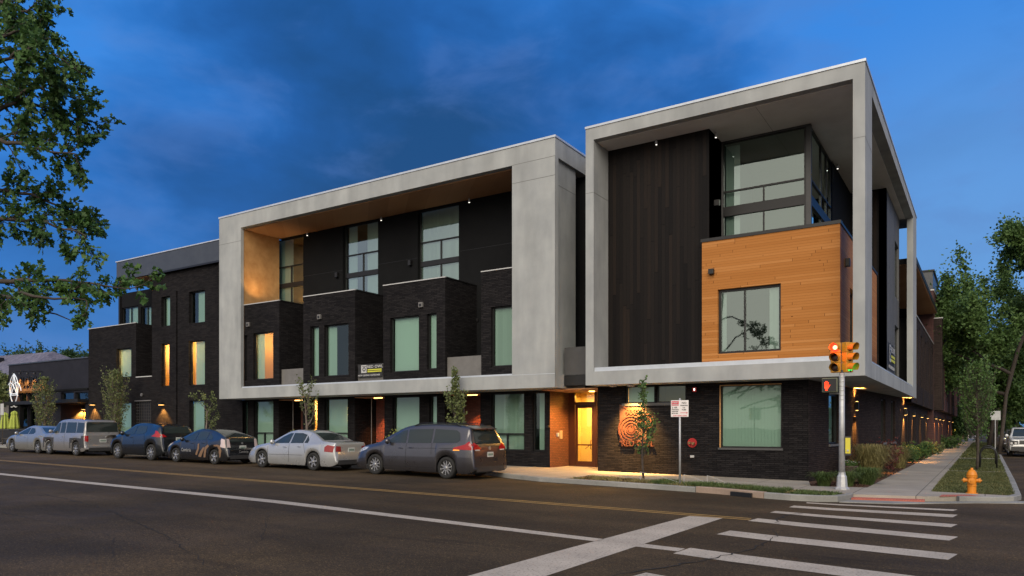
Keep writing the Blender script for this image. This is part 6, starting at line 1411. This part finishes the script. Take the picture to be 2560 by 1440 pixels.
def parking_sign():
    x, y = -7.75, 21.47; t = empty('parking_sign', 'white and red parking sign on a steel post in the planting strip', 'sign', gz(x, y, .1), R(13))
    mb = MB(); mb.lathe([(.032, -.05), (.030, 2.62)], (0, .02, 0), 10); mb.build('post', M['steel'], t, smooth=True)
    mb = MB(); mb.box(-.26, .26, -.018, -.012, 2.06, 2.56); p = mb.build('sign_plate', mat('sign_white', (.62, .58, .58), .5), t, bevel=.002)
    red = mat('sign_red', (.50, .02, .05), .5); mb = MB(); mb.box(-.24, -.03, -.022, -.019, 2.40, 2.535); mb.build('red_panel', red, p)
    pl = Plane((0, 0), (1, 0))
    def tx(s, sz, u, v, m=None, w=-.020): text('lettering', s, sz, pl, u, v, w, m or M['black'], p, .002, bold=.002)
    wht = M['cop']
    tx('STREET', .052, -.225, 2.475, wht, -.024); tx('SWEEPING', .040, -.228, 2.42, wht, -.024); tx('2 HR', .075, -.235, 2.315); tx('PARKING', .048, -.235, 2.26); tx('8AM-6PM', .044, -.235, 2.205); tx('MON-FRI', .044, -.235, 2.15)
    tx('NO', .085, .06, 2.45); tx('PARKING', .050, .02, 2.385); tx('1st', .06, .08, 2.32); tx('TUES', .055, .06, 2.255); tx('TOW AWAY ZONE', .045, -.20, 2.08, red)
    mb = MB(); mb.box(.02, .20, -.022, -.019, 2.175, 2.19); mb.add([(.20,-.021,2.155),(.24,-.021,2.182),(.20,-.021,2.21)], [(0,1,2)]); mb.build('arrow', red, p)
    # panel borders
parking_sign()
def hydrant():
    t = empty('fire_hydrant', 'orange-yellow fire hydrant on the corner of the side street lawn', 'hydrant', gz(-.3, 23.3, .12)); t.scale = (.9, .9, .9); m = noisy('hydrant_paint', (.52, .17, .008), (.60, .21, .012), 9, .45, .1)
    mb = MB(); mb.lathe([(.16, 0), (.16, .03), (.115, .04), (.115, .22), (.125, .23), (.125, .25), (.115, .26), (.12, .48), (.145, .49), (.145, .53)], (0, 0, 0), 16); b = mb.build('barrel', m, t, smooth=False)
    mb = MB(); mb.lathe([(.145, .53), (.14, .57), (.12, .64), (.08, .70), (.045, .72), (.035, .73), (.035, .77), (.01, .775)], (0, 0, 0), 16); mb.build('bonnet', m, t, smooth=True)
    for ax, c, r_ in (('x', 1, .055), ('x', -1, .055), ('y', -1, .07)):
        mb = MB(); P = [(r_, 0), (r_, c*.07), (r_*1.25, c*.075), (r_*1.25, c*.12), (r_*.4, c*.125), (r_*.4, c*.155)]
        P = [(a, c*.10+b_) for a, b_ in P]; mb.lathe(P, (0, 0, .40), 12, ax); mb.build('outlet_cap', m, t)
    mb = MB(); mb.box(-.17, .17, -.17, .17, -.02, .012); mb.build('foot', M['bark'], t)
hydrant()
def hoop(x, y, label, rot=0, h=.92, w=.62):
    mb = MB(); P = [(-w/2, 0, 0), (-w/2, 0, h-w/2)]+[(-w/2*math.cos(R(a)), 0, h-w/2+w/2*math.sin(R(a))) for a in range(15, 180, 15)]+[(w/2, 0, h-w/2), (w/2, 0, 0)]
    mb.tube(P, .032, 8); o = mb.build('bike_rack', M['black'], smooth=True); o.location = gz(x, y); o.rotation_euler = (0, 0, rot); tag(o, label, 'bike rack', 'black hoop bike racks on the side street lawn')
hoop(.12, 38.4, 'black hoop bike rack in front of the other one, nearest the camera'); hoop(.12, 42.6, 'black hoop bike rack behind the other one')
t = empty('road_sign', 'grey back of a square sign on a thin post beside the side street kerb', 'sign', gz(.57, 59.3)); mb = MB(); mb.tube([(0, 0, 0), (0, 0, 2.95)], .03, 8); mb.build('post', M['steel'], t); mb = MB(); mb.box(-.3, .3, -.02, .0, 2.35, 2.95); mb.build('sign_plate', M['steel'], t, bevel=.004)
def street_lamp(x, y, h, label, arm=1.2, e=3.0):
    t = empty('street_lamp', label, 'street lamp', (x, y, 0), group='lit street lamps far up the side street'); mb = MB(); mb.tube([(0, 0, 0), (0, 0, h-.6), (.2, 0, h-.1), (arm, 0, h)], [.09, .07, .05, .04], 8); mb.build('pole', M['clad'], t)
    mb = MB(); mb.lathe([(.10, -.1), (.28, 0), (.20, .16), (.05, .24)], (arm, 0, h-.14), 12); mb.build('lamp_globe', mat('street_glow', (1, .6, .2), emit=(1, .48, .12), es=e*2), t, smooth=True)
street_lamp(1.1, 108, 6.2, 'lit amber street lamp hanging among the leaves above the parked cars'); street_lamp(-1.2, 150, 4.6, 'nearer lit amber lamp above the small white shop awning', .4); street_lamp(-.6, 158, 3.6, 'lower lit amber lamp right of the small white shop', .4); street_lamp(.6, 165, 3.9, 'rightmost of the amber lamps clustered by the white shop', .4); street_lamp(-2.2, 157, 6.2, 'highest small amber lamp above the white shop roof edge', .4)
t = empty('stop_sign', 'small red octagonal stop sign far up the side street at the right edge', 'sign', (6.3, 140, 0)); mb = MB(); mb.tube([(0, 0, 0), (0, 0, 4.0)], .05, 6); mb.build('post', M['steel'], t)
mb = MB(); mb.lathe([(.52, 0), (.52, -.03)], (0, 0, 3.6), 8, 'y'); s_ = mb.build('sign_plate', mat('stop_red', (.55, .02, .03), .5), t); s_.rotation_euler = (0, 0, 0); text('lettering', 'STOP', .36, Plane((0, 0), (1, 0)), -.40, 3.48, -.05, M['cop'], s_, .01)
# planter pot by the side door
q = (-3.98, 28.1); t = empty('planter_pot', 'dark round planter pot with white flowers by the lamp-lit side door', 'planter', gz(q[0], q[1], .1)); mb = MB(); mb.lathe([(.17, 0), (.22, .2), (.26, .42), (.28, .44), (.27, .46), (.2, .44)], (0, 0, 0), 18); mb.build('pot', mat('pot', (.07, .045, .04), .6), t, smooth=True)
r_ = random.Random(4); mb = MB(); fl = MB()
for i in range(220): leaf(mb, Vector((r_.gauss(0, .11), r_.gauss(0, .11), .46+abs(r_.gauss(0, .07)))), rv(r_)+Vector((0, 0, .6)), .08, r_)
for i in range(26): fl.lathe([(.0, 0), (.03, .01), (.0, .02)], (r_.gauss(0, .12), r_.gauss(0, .12), .56+abs(r_.gauss(0, .04))), 6)
mb.build('leaves', M['leaf_mid'], t); fl.build('flowers', M['cop'], t)
# low wire edging by the parking sign
mb = MB(); 
for (a, b) in (((-7.7, 21.7), (-7.05, 22.0)), ((-7.0, 21.75), (-6.45, 22.1)), ((-9.2, 21.9), (-7.8, 21.7))):
    z = zg(a[0])+.11; bez(mb, [(a[0], a[1], z+.30), ((a[0]+b[0])/2, (a[1]+b[1])/2, z+.22), (b[0], b[1], z+.02)], .006, 8, 4); mb.tube([(a[0], a[1], z), (a[0], a[1], z+.31)], .008, 4)
o = mb.build('edging_wire', M['cop']); tag(o, 'thin pale wire strung low over the planting strip beside the parking sign', 'wire')
# restaurant forecourt
pu = FR(24.3)
for px, y0, y1, lb in ((36, 1027, 1073, 'closed lime green parasol, right one of the two beside the restaurant sign'), (13, 1031, 1074, 'closed lime green parasol, left one at the edge beside the yellow-green tree')):
    x, zt_ = pu.hit(px, y0); _, zb_ = pu.hit(px, y1); g = zg(x); t = empty('parasol', lb, 'parasol', (x, 24.3, g+.13), group='closed lime green parasols on the restaurant terrace'); H_ = zt_-g-.13; B0 = zb_-g-.13; mb = MB(); n = 16; vs = []; pr = [(.03, 1), (.16, .93), (.20, .82), (.17, .80), (.24, .5), (.28, .2), (.30, .1), (.24, .0)]
    for rr, f in pr:
        for k in range(n): a = 2*math.pi*k/n; r2 = rr*(1.0 if k % 2 else .74)*1.12; vs.append((r2*math.cos(a), r2*math.sin(a), B0+(H_-B0)*f))
    mb.add(vs, [(i*n+k, i*n+(k+1) % n, (i+1)*n+(k+1) % n, (i+1)*n+k) for i in range(len(pr)-1) for k in range(n)]); mb.build('canopy', mat('lime_cloth', (.30, .36, .06), .8), t); mb = MB(); mb.tube([(0, 0, 0), (0, 0, H_+.06)], .028, 8); mb.build('pole', M['bark'], t); mb = MB(); mb.lathe([(.25, 0), (.22, .08), (.05, .1)], (0, 0, 0), 14); mb.build('base', M['clad'], t)
pr_ = FR(23.6); x0, x1 = pr_.hit(-20), pr_.hit(62)
mb = MB(); g0 = zg(-58)+.1; mb.box(x0, x1, 23.58, 23.62, g0+1.0, g0+1.06)
for i in range(30): xx = x0+(x1-x0)*i/29; mb.box(xx-.012, xx+.012, 23.59, 23.61, g0, g0+1.0)
mb.box(x0, x1, 23.63, 23.66, g0+.15, g0+.98); o = mb.build('terrace_railing', M['clad']); tag(o, 'low dark railing in front of the restaurant terrace', 'railing')
mb = MB(); 
for i in range(7): xx = x0-.2+i*.26; mb.add([(xx-.07,23.3,g0-.1),(xx+.07,23.3,g0-.1),(xx+.07,23.3,g0+.42),(xx,23.3,g0+.52),(xx-.07,23.3,g0+.42),(xx-.07,23.34,g0-.1),(xx+.07,23.34,g0-.1),(xx+.07,23.34,g0+.42),(xx,23.34,g0+.52),(xx-.07,23.34,g0+.42)], [(0,1,2,3,4),(9,8,7,6,5),(1,6,7,2),(2,7,8,3),(3,8,9,4)])
mb.box(x0-.3, x0+1.5, 23.345, 23.36, g0+.1, g0+.16); o = mb.build('picket_fence', M['cop']); tag(o, 'short white picket edging at the far left behind the coupe', 'fence')
# pylon with the restaurant's tube emblem
ps = FR(25.2); ex0, ezt = ps.hit(22, 936); ex1, ezb = ps.hit(44, 1008); cx_ = ps.hit(33); t = empty('pylon_sign', 'dark pylon carrying a tall white looped emblem and a small white moustache', 'sign', (cx_, 25.4, zg(cx_)+.12)); gzv = zg(cx_)+.12
mb = MB(); mb.box(-.42, .55, .0, .25, 0, ps.hit(34, 1011)[1]-gzv); mb.build('pylon', M['dark_panel'], t)
mb = MB(); hx_ = (ex1-ex0)/2; zt_, zb_ = ezt-gzv, ezb-gzv; Z = lambda f: zb_+(zt_-zb_)*f; yv = -.15
def cv(*P, r=.035): bez(mb, [(a*hx_, yv, Z(b)) for a, b in P], r, 12)
cv((-.25,0),(-1.2,.35),(-1.25,.8),(0,1.0)); cv((.25,0),(1.2,.35),(1.25,.8),(0,1.0)); cv((0,.98),(-.3,.7),(-.8,.42),(-.85,.25)); cv((0,.98),(.3,.7),(.8,.42),(.85,.25)); cv((-.85,.28),(0,.28),(.85,.28)); cv((-.85,.33),(0,.33),(.85,.33)); cv((-1.25,.64),(-.7,.78),(-.2,.66),(.05,.52)); cv((.1,.66),(.9,.78),(1.4,.6),(1.6,.42)); cv((-.05,.52),(-.4,.45),(-.6,.3)); cv((.05,.55),(.4,.45),(.6,.3))
mb.tube([(0, yv, Z(.5)), (0, yv, Z(1.03))], .02, 6)
mb.build('emblem', mat('white_tube', (.68, .74, .80), .4, emit=(.7, .8, 1), es=.12), t); zz_ = ps.hit(33, 1016)[1]-gzv
mb = MB(); bez(mb, [(-.42, yv, zz_-.02), (-.2, yv, zz_-.16), (-.08, yv, zz_+.12), (0, yv, zz_)], .04, 8); bez(mb, [(.42, yv, zz_-.02), (.2, yv, zz_-.16), (.08, yv, zz_+.12), (0, yv, zz_)], .04, 8); mb.build('moustache', M['cop'], t)
t = empty('parking_sign', 'small pale parking sign on a leaning post at the far left edge', 'sign', (FR(22.9).hit(6), 22.9, zg(-56)+.1)); mb = MB(); mb.tube([(0, 0, 0), (.12, 0, 3.0)], .03, 8); mb.build('post', M['bark'], t); mb = MB(); mb.box(-.2, .25, -.04, -.02, 2.0, 2.75); mb.build('sign_plate', M['cop'], t, bevel=.003)
# leasing banners on the balcony rails
def banner(pl, u0, u1, v0, v1, label, w=-.06):
    mb = MB(); n = 10
    vs = []
    for i in range(n+1):
        for j in range(5): vs.append(pl.P(u0+(u1-u0)*i/n, v0+(v1-v0)*j/4, w+.018*math.sin(i*1.7+j)))
    mb.add(vs, [(i*5+j, (i+1)*5+j, (i+1)*5+j+1, i*5+j+1) for i in range(n) for j in range(4)]); o = mb.build('banner', M['bannerblack']); tag(o, label, 'banner', 'leasing banners hung on balcony rails')
    W_, H_ = u1-u0, v1-v0; yb = mat('banner_yellow', (.50, .50, .05), .7)
    text('lettering', 'RED OWL', H_*.30, pl, u0+W_*.40, v0+H_*.68, w-.03, M['cop'], o, .002, sx=W_*.60/(H_*1.30), bold=.003); text('lettering', 'NOW LEASING 303.955.9400', H_*.17, pl, u0+W_*.03, v0+H_*.08, w-.03, M['cop'], o, .002, sx=W_*.94/(H_*2.35), bold=.002)
    mb = MB()
    for f in (.36, .50): pl.box(mb, u0+W_*.42, u0+W_*.99, v0+H_*f, v0+H_*(f+.09), w-.034, w-.030)
    mb.build('stripe', yb, o)
    mb = MB(); pl.box(mb, u0+W_*.16, u0+W_*.38, v0+H_*.32, v0+H_*.92, w-.032, w-.028); q = mb.build('logo_panel', M['cop'], o); mb = MB()
    for k in range(10):
        a, b = 2*math.pi*k/10, 2*math.pi*(k+1)/10; c0, c1, rr = u0+W_*.28, v0+H_*.60, H_*.17
        mb.add([pl.P(c0+rr*math.cos(a), c1+rr*math.sin(a), w-.038), pl.P(c0+rr*math.cos(b), c1+rr*math.sin(b), w-.038), pl.P(c0+rr*.55*math.cos(b), c1+rr*.55*math.sin(b), w-.038), pl.P(c0+rr*.55*math.cos(a), c1+rr*.55*math.sin(a), w-.038)], [(0,1,2,3)])
    pl.box(mb, u0+W_*.20, u0+W_*.37, v0+H_*.80, v0+H_*.84, w-.040, w-.036); mb.build('logo_lines', M['black'], q)
M['bannerblack'] = mat('banner_cloth', (.02, .02, .022), .7)
bp = FR(24.95); a = bp.hit(897, 944); b = bp.hit(958, 908); banner(bp, a[0], b[0], a[1], b[1], 'black leasing banner with yellow stripes between two brick bays of the framed block')
bq = SD(-3.25); a = bq.hit(2215, 925); b = bq.hit(2231, 885); banner(bq, a[0], b[0], a[1], b[1]+.3, 'black leasing banner with yellow stripes on the side street balcony of the corner block')
